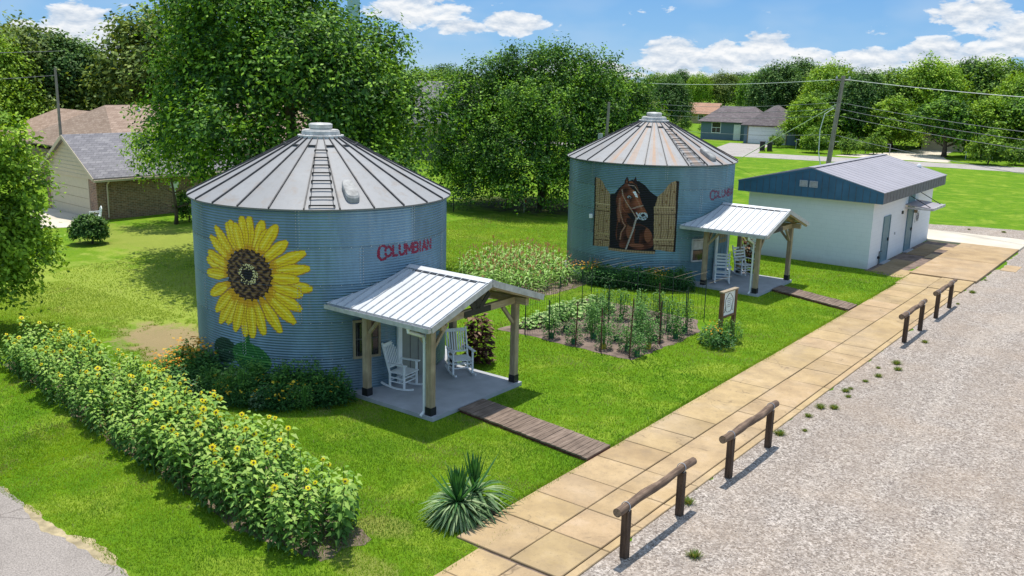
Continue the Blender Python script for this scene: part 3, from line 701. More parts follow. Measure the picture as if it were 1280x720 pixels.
HA = dict(
 open=[(-5.24,3.48),(-5.04,3.52),(-4.88,3.74),(-4.62,3.98),(-4.35,4.11),(-4.07,4.06),(-3.84,3.92),(-3.65,3.7),(-3.44,3.55),(-3.33,3.49),(-3.33,2.87),(-3.3,1.45),(-3.3,1.33),(-5.2,1.33)],
 shL=[(-5.96,4.08),(-5.78,4.07),(-5.59,3.93),(-5.47,3.73),(-5.24,3.5),(-5.21,2.97),(-5.16,1.39),(-5.92,1.33),(-5.93,2.89)],
 shLd=[(-6.02,4.07),(-5.95,4.08),(-5.91,2.89),(-5.91,1.33),(-5.98,1.32),(-5.98,2.89)],
 bL1=[(-5.96,3.07),(-5.22,3.09),(-5.22,2.81),(-5.94,2.79)], bL2=[(-5.93,1.88),(-5.17,1.91),(-5.17,1.66),(-5.92,1.62)],
 shR=[(-2.64,4.13),(-2.82,4.08),(-2.95,3.97),(-3.11,3.72),(-3.33,3.51),(-3.41,3.19),(-3.44,2.87),(-3.37,1.42),(-2.57,1.34),(-2.59,2.66)],
 shRd=[(-2.65,4.13),(-2.54,4.1),(-2.52,2.66),(-2.51,1.34),(-2.59,1.34),(-2.6,2.66)],
 bR1=[(-3.46,3.11),(-2.58,3.13),(-2.57,2.85),(-3.44,2.84)], bR2=[(-3.41,1.86),(-2.59,1.85),(-2.58,1.59),(-3.4,1.63)],
 sill=[(-5.21,1.36),(-3.31,1.35),(-3.31,1.25),(-5.2,1.24)],
 earL=[(-4.66,3.90),(-4.64,4.06),(-4.56,4.23),(-4.50,4.12),(-4.45,3.95)], earR=[(-4.31,3.98),(-4.28,4.12),(-4.22,4.25),(-4.18,4.12),(-4.15,3.93)],
 head=[(-4.63,3.96),(-4.48,4.04),(-4.25,4.03),(-4.13,3.88),(-4.05,3.57),(-3.96,3.3),(-3.84,3.08),(-3.72,2.88),(-3.66,2.74),(-3.72,2.6),(-3.86,2.55),(-4.02,2.61),(-4.14,2.79),(-4.3,2.82),(-4.46,2.79),(-4.66,2.88),(-4.75,3.15),(-4.75,3.7)],
 neck=[(-4.63,3.97),(-4.87,3.65),(-4.98,3.32),(-4.95,2.86),(-4.88,2.4),(-4.91,2.07),(-4.91,1.79),(-4.77,1.55),(-4.7,1.38),(-3.41,1.38),(-3.42,1.91),(-3.57,2.22),(-3.84,2.37),(-4.17,2.46),(-4.41,2.67),(-4.49,2.81),(-4.67,3.02)],
 chestd=[(-4.16,2.28),(-3.83,2.16),(-3.88,1.7),(-3.98,1.5),(-4.13,1.77)], chestd2=[(-4.51,2.67),(-4.13,2.51),(-4.18,2.23),(-4.49,2.35)],
 hl=[(-4.81,3.35),(-4.8,2.92),(-4.64,2.43),(-4.53,2.29),(-4.69,2.0),(-4.72,1.74)],
 fore=[(-4.53,3.97),(-4.25,3.98),(-4.1,3.74),(-4.04,3.52),(-4.21,3.67),(-4.4,3.79)], blaze=[(-4.31,3.65),(-4.2,3.68),(-4.08,3.42),(-4.17,3.45)],
 muz=[(-4.04,2.83),(-3.87,2.87),(-3.74,2.86),(-3.65,2.74),(-3.73,2.58),(-3.9,2.54),(-4.06,2.64)],
 br1=[(-4.74,3.7),(-4.69,3.48),(-4.53,3.21),(-4.31,2.93),(-4.11,2.63)], br2=[(-4.32,2.97),(-4.11,3.06),(-3.89,3.13)], br3=[(-4.5,3.9),(-4.25,3.88),(-4.05,3.61)], rein=[(-4.11,2.63),(-4.22,2.14),(-4.46,1.38)])
def smooth_poly(P, n=3):
    for _ in range(n):
        Q = []
        for i in range(len(P)):
            a, b = P[i], P[(i+1) % len(P)]; Q += [(a[0]*.75+b[0]*.25, a[1]*.75+b[1]*.25), (a[0]*.25+b[0]*.75, a[1]*.25+b[1]*.75)]
        P = Q
    return P
def horse_art(S, Z, fill, C, A):
    rr = np.random.RandomState(8)
    fill(inpoly(S, Z, HA['open']), (.010, .010, .012))
    def coat(m_, base, k=1.0):
        f = (.75 + .35*np.sin(S*9+Z*4) + .25*np.sin(Z*13-S*7))*k
        for i in range(3): C[..., i][m_] = np.clip(base[i]*f, .004, 1)[m_]
        A[m_] = True
    coat(inpoly(S, Z, smooth_poly(HA['neck'], 2)), (.13, .040, .020))
    m_ = inpoly(S, Z, smooth_poly(HA['neck'], 2))
    for cx, cz, rx, rz_, c in ((-4.05, 1.85, .10, .4, (.02, .012, .012)), (-3.62, 2.0, .15, .3, (.24, .085, .04)), (-4.35, 2.1, .13, .3, (.22, .08, .04)), (-4.78, 2.0, .08, .5, (.03, .015, .012)), (-4.05, 1.55, .3, .08, (.25, .09, .045)), (-4.8, 2.9, .09, .5, (.25, .10, .055)), (-3.95, 2.25, .22, .1, (.02, .012, .012))):
        fill(m_ & (((S-cx)/rx)**2 + ((Z-cz)/rz_)**2 < 1), c)
    fill(inpoly(S, Z, smooth_poly(HA['chestd2'], 2)), (.03, .013, .01)); 
    fill(stroke(S, Z, HA['hl'], .05), (.36, .19, .12))
    coat(inpoly(S, Z, smooth_poly(HA['head'], 2)), (.24, .078, .036), 1.0)
    hm = inpoly(S, Z, smooth_poly(HA['head'], 2))
    fill(hm & (((S+4.52)/.15)**2 + ((Z-3.12)/.26)**2 < 1), (.15, .045, .022))
    fill(hm & (((S+4.50)/.08)**2 + ((Z-3.16)/.16)**2 < 1), (.27, .10, .045))
    fill(hm & stroke(S, Z, [(-4.28, 3.7), (-4.12, 3.35), (-3.92, 3.0)], .06), (.36, .15, .075))
    fill(hm & stroke(S, Z, [(-4.0, 3.5), (-3.86, 3.1)], .035), (.08, .028, .02))
    for e in ('earL', 'earR'): fill(inpoly(S, Z, HA[e]), (.03, .012, .01))
    fill(inpoly(S, Z, [(-4.61,3.95),(-4.56,4.16),(-4.51,3.97)]), (.20, .07, .035))
    fill(inpoly(S, Z, smooth_poly(HA['fore'], 1)), (.015, .011, .012)); fill(inpoly(S, Z, HA['blaze']), (.86, .88, .90))
    fill(np.hypot((S+4.41)/.12, (Z-3.42)/.095) < 1, (.07, .03, .02)); fill(np.hypot((S+4.43)/.075, (Z-3.43)/.05) < 1, (.50, .57, .62)); fill(np.hypot((S+4.42)/.05, (Z-3.43)/.042) < 1, (.01, .01, .015))
    fill(np.hypot((S+4.405), (Z-3.45)) < .014, (.9, .9, .9))
    mz = inpoly(S, Z, smooth_poly(HA['muz'], 2)); fill(mz, (.44, .52, .57)); fill(mz & (np.abs(np.sin(S*24+Z*17)) < .35), (.12, .09, .10))
    fill(np.hypot((S+3.86)/.08, (Z-2.76)/.06) < 1, (.02, .02, .025)); fill(stroke(S, Z, [(-4.02, 2.68), (-3.85, 2.64), (-3.72, 2.68)], .022), (.03, .03, .035)); fill(stroke(S, Z, [(-3.94, 2.78), (-3.87, 2.84), (-3.78, 2.81)], .02), (.8, .85, .88))
    fill(stroke(S, Z, [(-4.12, 2.84), (-4.02, 2.70), (-4.06, 2.6)], .045), (.58, .64, .68))
    for b_, w_ in (('br1', .042), ('br2', .05), ('br3', .03)): fill(stroke(S, Z, HA[b_], w_), (.38, .27, .20))
    fill(stroke(S, Z, [(-4.31, 2.97), (-4.1, 2.98)], .03), (.25, .03, .03))
    fill(stroke(S, Z, HA['rein'], .07), (.33, .28, .24)); fill(stroke(S, Z, [(a+.012, b) for a, b in HA['rein']], .02), (.55, .5, .44))
    def wood_(poly, seed, x0, x1):
        m2 = inpoly(S, Z, poly); n = .5 + .28*np.sin(S*62 + 2.0*np.sin(Z*4+seed) + 1.2*np.sin(Z*11)) + .22*np.sin(S*150+3*np.sin(Z*6+seed))
        lo = np.array((.22, .14, .07)); hi = np.array((.52, .38, .20))
        for i in range(3): C[..., i][m2] = (lo[i] + (hi[i]-lo[i])*np.clip(n, 0, 1))[m2]
        A[m2] = True; return m2
    for nm, dk, bs, sd_, pl in (('shL', 'shLd', ('bL1', 'bL2'), 0, (-5.72, -5.47)), ('shR', 'shRd', ('bR1', 'bR2'), 2, (-3.13, -2.86))):
        m2 = wood_(HA[nm], sd_, 0, 0)
        for x in pl: fill(m2 & (np.abs(S-x) < .012), (.08, .045, .02))
        kn = [(-5.6, 3.6), (-5.34, 2.4), (-5.8, 2.2), (-5.6, 1.5)] if nm == 'shL' else [(-2.98, 3.55), (-3.0, 3.3), (-2.75, 2.3), (-3.2, 2.4), (-2.7, 3.7)]
        for x, z in kn: fill(m2 & (np.hypot((S-x)/.035, (Z-z)/.06) < 1), (.22, .12, .05)); 
        for b_ in bs:
            P = HA[b_]; Q = [(a, z-.035) for a, z in P]; fill(inpoly(S, Z, Q), (.10, .055, .025)); wood_(P, sd_+5, 0, 0)
            fill(inpoly(S, Z, P) & (np.abs(Z - max(z for a, z in P) + .03) < .014), (.68, .52, .3))
            for x in (P[0][0]+.16, P[1][0]-.16): fill(np.hypot(S-x, Z-sum(z for a, z in P)/4) < .026, (.03, .02, .02))
        fill(inpoly(S, Z, HA[dk]), (.022, .014, .010))
    wood_(HA['sill'], 9, 0, 0)

def make_bin(name, label, loc, seed, mt, rmt, rusty, lad, hatch, mural):
    t = thing(name, label, 'grain bin', loc, 0)
    wl = bin_wall(seed, mt, t); bolts(wl, M['steel'], mural)
    bin_roof(seed, t, rusty, lad, hatch, rmt)
    mb = MB(); mb.lathe([(3.52, -.05), (3.52, .07), (3.38, .08)], 64, capt=False); mb.build('foundation', M['concrete_grey'], t)
    return t
def curved(mb, s0, s1, z0, z1, d0, d1, c=(1, 1, 1), n=4):
    """box hugging the bin wall: s arc length, z height, d distance out from the wall"""
    for i in range(n):
        a = (s0 + (s1-s0)*i/n)/RB; b = (s0 + (s1-s0)*(i+1)/n)/RB
        P = lambda t, d, z: ((RB+d)*math.cos(t), (RB+d)*math.sin(t), z)
        mb.add([P(a,d0,z0), P(b,d0,z0), P(b,d1,z0), P(a,d1,z0), P(a,d0,z1), P(b,d0,z1), P(b,d1,z1), P(a,d1,z1)], [(0,1,2,3),(7,6,5,4),(3,2,6,7),(0,4,5,1)] + ([(0,3,7,4)] if i == 0 else []) + ([(1,5,6,2)] if i == n-1 else []), c)
def bin_door(parent, s0, s1, zt, mt, glass=False):
    mb = MB(); curved(mb, s0, s1, .1, zt, .02, .06); d = mb.build('door', mt, parent)
    mb = MB()
    for k in range(1, 3): s = s0 + (s1-s0)*k/3; curved(mb, s-.008, s+.008, .15, zt-.05 if not glass else zt-.62, .058, .066, n=1)
    mb.build('groove', M['rib'], d)
    mb = MB(); mb.box((RB+.06, s1-.14, 1.0), (RB+.12, s1-.1, 1.06)); mb.build('handle', M['steel'], d)
    mb = MB(); curved(mb, s0-.12, s0, .1, zt+.1, .02, .10, n=1); curved(mb, s1, s1+.12, .1, zt+.1, .02, .10, n=1); curved(mb, s0, s1, zt, zt+.1, .02, .10); mb.build('door_frame', M['white'], parent)
    if glass:
        mb = MB(); 
        for i in range(3):
            for j in range(2): a = s0+.12+(s1-s0-.24)*i/3; b = s0+.12+(s1-s0-.24)*(i+1)/3; curved(mb, a+.015, b-.015, zt-.5+j*.2, zt-.34+j*.2, .058, .068, n=1)
        mb.build('pane', M['tan_trim'], d)
def bin_window(parent, s0, s1, z0, z1, split=False):
    mb = MB(); w_ = .06
    curved(mb, s0-w_, s0, z0-w_, z1+w_, .012, .07, n=1); curved(mb, s1, s1+w_, z0-w_, z1+w_, .012, .07, n=1); curved(mb, s0, s1, z1, z1+w_, .012, .07); curved(mb, s0, s1, z0-w_, z0, .012, .07)
    f = mb.build('window', M['tan_trim'] if not split else M['steel'], parent)
    mb = MB(); curved(mb, s0, s1, z0, z1, .012, .04); mb.build('pane', M['glassdark'], f)
    mb = MB(); curved(mb, s0, s1, (z0+z1)/2-.015, (z0+z1)/2+.015, .04, .055)
    if not split: curved(mb, s0+.03, s0+.05, z0, z1, .04, .055, n=1)
    mb.build('sash', M['rib'], f)
    if split: mb = MB(); curved(mb, s0+.02, s1-.02, (z0+z1)/2+.02, z1-.02, .041, .05); mb.build('blind', M['steel'], f)

BIN1 = (-19.5, 17.15, 0); BIN2 = (-18.9, 34.7, 0)
b1 = make_bin('grain_bin', 'blue corrugated steel grain bin with a giant painted sunflower', BIN1, 11, M['binwall'], M['binroof'], [], -41.5, -28, (-5.6, -3.1, 1.7, 4.3))
patch('sunflower_mural', -6.1, -2.6, .5, 4.6, sunflower_art, b1)
patch('lettering', -1.3, 1.0, 3.25, 3.95, word(-1.08, .86, 3.46, .25, (.25, .02, .05), .04), b1)
bin_door(b1, -.45, .45, 2.05, M['bindoor']); bin_window(b1, -1.72, -1.12, .98, 1.86)
b2 = make_bin('grain_bin', 'teal grain bin with a painted horse between wooden shutters and rust-streaked roof', BIN2, 23, M['binwall2'], M['binroof'], [-75, -60, -46, -31, -19, -6, 6, 28, -88, 48], -31, -14, (-6.0, -2.5, 1.2, 4.1))
patch('horse_mural', -6.1, -2.45, 1.15, 4.3, horse_art, b2)
patch('lettering', -1.2, 1.5, 3.1, 3.9, word(-1.05, 1.25, 3.42, .25, (.22, .03, .07), .22), b2)
bin_door(b2, -.45, .45, 2.05, M['bluedoor'], True); bin_window(b2, -1.78, -1.28, .98, 1.78, True)
mb = MB(); mb.box((-.06, -.05, -.08), (.06, .05, .08)); mb.box((.055, -.03, -.05), (.075, .03, .02)); o = mb.build('wall_light', M['white'], b2)
_t = -6.08/RB; o.location = (math.cos(_t)*(RB+.07), math.sin(_t)*(RB+.07), 2.52)

# ------------------------------------------------------------------ porches
def porch(name, label, cx, cy, xf, xw, bincx, backx):
    """gable porch: roof ridge along X at y=cy, front at xf; xw = where the bin wall is at the ridge"""
    t = thing(name, label, 'porch', (cx, cy, 0))
    W, ze, zr = 2.14, 2.42, 3.14; L = lambda x: x - cx
    def wallx(y): return L(bincx + math.sqrt(max(.01, (RB+.0)**2 - y*y)))
    # slab
    mb = MB(); n = 16; yy = [-1.75 + 3.5*i/n for i in range(n+1)]; x1 = L(xf) - .32
    top_ = [(wallx(y)+.02, y) for y in yy]; vs = []
    for z in (0, .1): vs += [(a, b, z) for a, b in top_] + [(x1, b, z) for a, b in top_]
    k = n+1; fs = [(2*k+i, 3*k+i, 3*k+i+1, 2*k+i+1) for i in range(n)] + [(k+i, k+i+1, 3*k+i+1, 3*k+i) for i in range(n)] + [(0, k, 3*k, 2*k), (k-1, 3*k-1, 4*k-1, 2*k-1)]
    mb.add(vs, fs); mb.build('porch_floor', M['concrete_grey'], t)
    # posts
    px = [L(xf)-.50, L(backx)]; py = [-1.62, 1.62]
    for x in px:
        for y in py:
            mb = MB(); mb.box((x-.085, y-.085, .10), (x+.085, y+.085, 2.24)); p = mb.build('post', M['post'], t, bevel=.012)
            mb = MB(); mb.box((x-.095, y-.095, .10), (x+.095, y+.095, .30)); mb.build('post_bracket', M['black'], p)
    # beams along X
    for y in py:
        mb = MB(); mb.box((L(backx)-.75 if abs(y) > 1 else 0, y-.065, 2.24), (L(xf)-.12, y+.065, 2.42)); mb.build('eave_beam', M['beamx'], t)
    x = px[0]
    for x in (px[0], px[1]):
        mb = MB(); mb.box((x-.06, -1.95, 2.26), (x+.06, 1.95, 2.44)) if False else mb.box((x-.055, -1.54, 2.245), (x+.055, 1.54, 2.42)); mb.build('tie_beam', M['beam'], t)
        mb = MB(); mb.bar((x, 0, 2.43), (x, 0, 3.0), .12, .12, (1, 0, 0)); 
        for s in (-1, 1): mb.bar((x, .1*s, 2.47), (x, .55*s, 2.86), .09, .09)
        mb.build('king_post', M['beam'], t)
    # rafters pairs
    for x in [L(xf)-.06, px[0], (px[0]+px[1])/2, px[1]]:
        mb = MB()
        for s in (-1, 1): mb.bar((x, s*2.08, ze-.085), (x, s*.0, zr-.105), .06, .12, (1, 0, 0) if False else (0, 0, 1))
        mb.build('rafter', M['beam'], t)
    # braces
    for x in px:
        for y in py:
            s = 1 if x == px[0] else -1; mb = MB(); sy = -1 if y > 0 else 1
            mb.bar((x-s*.09, y, 1.72), (x-s*.55, y, 2.22), .075, .075); mb.bar((x, y+sy*.09, 1.72), (x, y+sy*.55, 2.22), .075, .075); mb.build('brace', M['post'], t)
    # black fan bracket plate at the front gable
    x = px[0]+.075
    mb = MB(); mb.box((x-.012, -.50, 2.26), (x+.008, .50, 2.40))
    for a in (-.42, 0, .42): mb.bar((x, a*.15, 2.38), (x, a*1.05, 2.80-abs(a)*.18), .02, .13, (1, 0, 0) if False else (0, 1, 0))
    mb.add([(x+.006, -.22, 2.40), (x+.006, .22, 2.40), (x+.006, .12, 2.62), (x+.006, -.12, 2.62)], [(0, 1, 2, 3)])
    mb.build('gusset_plate', M['black'], t)
    # purlin boards under the sheeting
    mb = MB()
    for s in (-1, 1):
        for f in (.08, .36, .64, .92):
            y = s*W*(1-f); z = ze + (zr-ze)*f - .06
            xb = wallx(y)+.05; mb.box((xb, y-.05, z-.02), (L(xf)-.02, y+.05, z+.02))
    mb.build('purlin', M['beamx'], t)
    # roof sheets cut to the curve of the bin wall
    for s in (-1, 1):
        mb = MB(); n = 14
        yy = [s*W*(1-i/n) for i in range(n+1)]; zz = [ze + (zr-ze)*i/n for i in range(n+1)]
        vs = [(wallx(y)+.01, y, z) for y, z in zip(yy, zz)] + [(L(xf), y, z) for y, z in zip(yy, zz)]; k = n+1
        vs += [(a, b, z+.014) for a, b, z in vs]
        up_ = [(2*k+i, 3*k+i, 3*k+i+1, 2*k+i+1) for i in range(n)]; dn = [(i, i+1, k+i+1, k+i) for i in range(n)]
        sd_ = [(k+i, k+i+1, 3*k+i+1, 3*k+i) for i in range(n)] + [(0, k, 3*k, 2*k)]
        mb.add(vs, up_+dn+sd_); rf = mb.build('roof_sheet', M['porchroof'], t)
        mb = MB(); x = L(xf)-.04
        while x > wallx(s*W) - .0:
            # rib runs from the eave to the ridge or to the wall
            f1_ = 1.0
            for i in range(101):
                y = s*W*(1-i/100)
                if wallx(y) > x-.03: f1_ = i/100; break
            if f1_ > .04: mb.bar((x, s*W, ze+.026), (x, s*W*(1-f1_), ze+(zr-ze)*f1_+.026), .022, .03)
            x -= .255
        mb.build('roof_rib', M['steel'], rf)
        mb = MB(); mb.bar((L(xf)+.012, s*(W+.02), ze-.05), (L(xf)+.012, 0, zr-.05), .02, .15); mb.build('fascia', M['steel'], t)
    mb = MB(); xb = wallx(0)+.02
    mb.prism([(xb, -.16, zr-.01), (xb, 0, zr+.05), (xb, .16, zr-.01), (xb, 0, zr+.03)], (L(xf)-xb+.01, 0, 0)); mb.build('ridge_cap', M['porchroof'], t)
    mb = MB(); mb.bar((L(xf)-2.4, -.20, zr-.045), (L(xf)-.3, -.20, zr-.045), .018, .03); mb.build('ridge_vent', M['rib'], t)
    # gutter and downspout on the camera-side eave
    mb = MB(); y0 = -W-.01; xw_ = wallx(W)+.06; xe = L(xf)
    mb.box((xw_, y0-.11, ze-.11), (xe, y0, ze-.10)); mb.box((xw_, y0-.12, ze-.11), (xe, y0-.11, ze)); mb.box((xw_, y0-.01, ze-.10), (xe, y0, ze-.005)); mb.box((xe-.01, y0-.11, ze-.10), (xe, y0-.01, ze-.01)); gu = mb.build('gutter', M['steel'], t)
    mb = MB(); pxs = px[0]-.17; pyy = py[0]-.03
    mb.tube([(pxs, y0-.06, ze-.1), (pxs, y0-.05, ze-.2), (pxs, pyy-.03, ze-.42), (pxs, pyy, ze-.55), (pxs, pyy, .16), (pxs-.02, pyy-.12, .06)], .042, 8); mb.build('downspout', M['white'], t)
    return t
p1 = porch('gable_porch', 'timber porch with white metal roof beside the sunflower grain bin', -14.9, 17.02, -13.38, -16.1, -19.5, -16.0)
p2 = porch('gable_porch', 'timber porch with white metal roof beside the horse grain bin', -14.2, 34.55, -12.72, -15.5, -18.9, -15.35)

# rocking chairs
def rocking_chair(name, label, ladder, loc, rz_):
    t = thing(name, label, 'rocking chair', loc, rz_, 'white rocking chairs on the porches')
    W = .27
    mb = MB()
    for k in range(7): x = -.24 + k*.08; mb.bar((x, -W, .43 + .012*(k/6)), (x, W, .43 + .012*(k/6)), .072, .02)
    mb.build('seat', M['white'], t)
    for s in (-1, 1):
        mb = MB(); pts = [(-.52 + 1.0*i/12, s*W, .03 + .16*((i/12-.52)**2)*1.9) for i in range(13)]
        for a, b in zip(pts, pts[1:]): mb.bar(a, b, .035, .045)
        mb.build('rocker', M['white'], t)
        mb = MB(); mb.bar((.20, s*W, .05), (.20, s*W, .66), .045, .045, (1, 0, 0)); mb.build('leg', M['white'], t)
        mb = MB(); mb.bar((-.24, s*W, .06), (-.24, s*W, .46), .045, .045, (1, 0, 0)); mb.build('leg', M['white'], t)
        mb = MB(); mb.bar((-.30, s*W, .66), (.28, s*(W+.02), .68), .09, .025); mb.build('armrest', M['white'], t)
        for z in (.20, .31): mb = MB(); mb.bar((-.24, s*W, z), (.20, s*W, z), .025, .025); mb.build('stretcher', M['white'], t)
    for x, z in ((.20, .22), (.20, .33), (-.24, .22)): mb = MB(); mb.bar((x, -W, z), (x, W, z), .025, .025); mb.build('stretcher', M['white'], t)
    lean = lambda z: -.25 - (z-.42)*.30
    mb = MB()
    for s in (-1, 1): mb.bar((lean(.40), s*(W-.0), .40), (lean(1.17), s*(W+.01), 1.17), .04, .045, (1, 0, 0))
    if ladder:
        for z in (.58, .70, .82, .94, 1.06): mb.bar((lean(z), -W, z), (lean(z), W, z), .02, .075)
    else:
        mb.bar((lean(1.10), -W, 1.10), (lean(1.10), W, 1.10), .025, .09); mb.bar((lean(.55), -W, .55), (lean(.55), W, .55), .025, .05)
        for k in range(7): y = -.2 + .4*k/6; mb.bar((lean(.55), y, .55), (lean(1.08), y, 1.08), .035, .014, (1, 0, 0))
    mb.build('backrest', M['white'], t)
    return t
rocking_chair('rocking_chair', 'white slatted rocking chair turned sideways left of the sunflower bin door', False, (-15.72, 16.42, .10), R(8))
rocking_chair('rocking_chair', 'white slatted rocking chair facing out right of the sunflower bin door', False, (-15.35, 18.22, .10), R(-32))
rocking_chair('rocking_chair', 'white ladder-back rocking chair tipped back left of the horse bin door', True, (-14.95, 33.75, .10), R(-62))
rocking_chair('rocking_chair', 'white ladder-back rocking chair right of the horse bin door', True, (-14.95, 35.85, .10), R(-28))

# ------------------------------------------------------------------ boardwalks
def boardwalk(label, x0, x1, y0, y1, group=None, n=None, yoff=0):
    t = thing('boardwalk', label, 'boardwalk', (x0, y0, 0)); L = x1-x0; n = n or int(L/.145); rr = random.Random(4)
    for i in range(n):
        x = L*i/n; sh = yoff*(x/L); mb = MB(); z = .10 + rr.uniform(-.004, .004)
        t_ = rr.uniform(.6, 1.15)
        mb.box((x+.006, sh+rr.uniform(-.012, .012), z-.035), (x+L/n-.006, y1-y0+sh+rr.uniform(-.012, .012), z)); mb.build('board', M['deck'], t)
    mb = MB(); mb.box((L-.04, yoff+.01, .0), (L+.0, y1-y0+yoff-.01, .064)); mb.build('edge_beam', M['redwood'], t)
    for yy in (.04, y1-y0-.09):
        mb = MB(); mb.prism([(0, yy, .0), (0, yy+.05, .0), (0, yy+.05, .062), (0, yy, .062)], (L-.05, yoff, 0)); mb.build('side_joist', M['redwood'], t)
boardwalk('weathered plank boardwalk from the sunflower bin porch to the sidewalk', -13.66, -9.66, 16.15, 17.1, yoff=-.5)
boardwalk('weathered plank boardwalk from the horse bin porch to the sidewalk', -13.0, -9.66, 34.1, 35.05, n=23, yoff=-1.25)

# ------------------------------------------------------------------ hitching rails
RAILS = [('nearest to the camera beside the step', 12.45, 15.25, 12.72, 14.74, 4), ('second from the camera beside the gravel', 16.55, 19.35, 16.92, 19.0, 9),
         ('third from the camera, past the gravel weeds', 29.5, 32.35, 30.08, 31.97, 14), ('farthest from the camera near the ramp', 33.75, 36.7, 34.1, 36.07, 21)]
for d, ya, yb, pa, pb, sdd in RAILS:
    rr = random.Random(sdd); t = thing('hitching_rail', 'dark log hitching rail ' + d, 'hitching rail', (-7.02, pa, 0), 0, 'log hitching rails along the sidewalk')
    mb = MB(); n = 16; bend = rr.uniform(-.03, .03)
    pts = [(-.03 + .03*math.sin(i/n*3) + bend*math.sin(i/n*PI), ya-pa + (yb-ya)*i/n, .93 + .015*math.sin(i*.8+sdd)) for i in range(n+1)]
    mb.tube(pts, [.082 + rr.uniform(-.006, .008) - .012*(i/n if sdd != 9 else 0) for i in range(n+1)], 12, cap=False); lg = mb.build('log', M['log'], t, smooth=True)
    for e, s in ((0, -1), (-1, 1)):
        mb = MB(); p = pts[e]; r_ = .08 if e == 0 else .07; mb.add([(p[0] + r_*math.cos(k*PI/6), p[1]+s*.002, p[2] + r_*math.sin(k*PI/6)) for k in range(12)], [tuple(range(12))]); mb.build('log_end', M['logend'], lg)
    for y in (0, pb-pa):
        mb = MB(); mb.box((-.065, y-.065, -.05), (.065, y+.065, .88)); mb.build('post', M['logpost'], t, bevel=.008)
        mb = MB(); i = min(n, max(0, round((y+pa-ya)/(yb-ya)*n))); c_ = pts[i]
        mb.tube([(c_[0] + .09*math.cos(a), y + .03*math.sin(a*1), c_[2] + .09*math.sin(a)) for a in [k*PI/8 for k in range(17)]], .007, 5, cap=False); mb.build('wire_tie', M['steel'], lg)

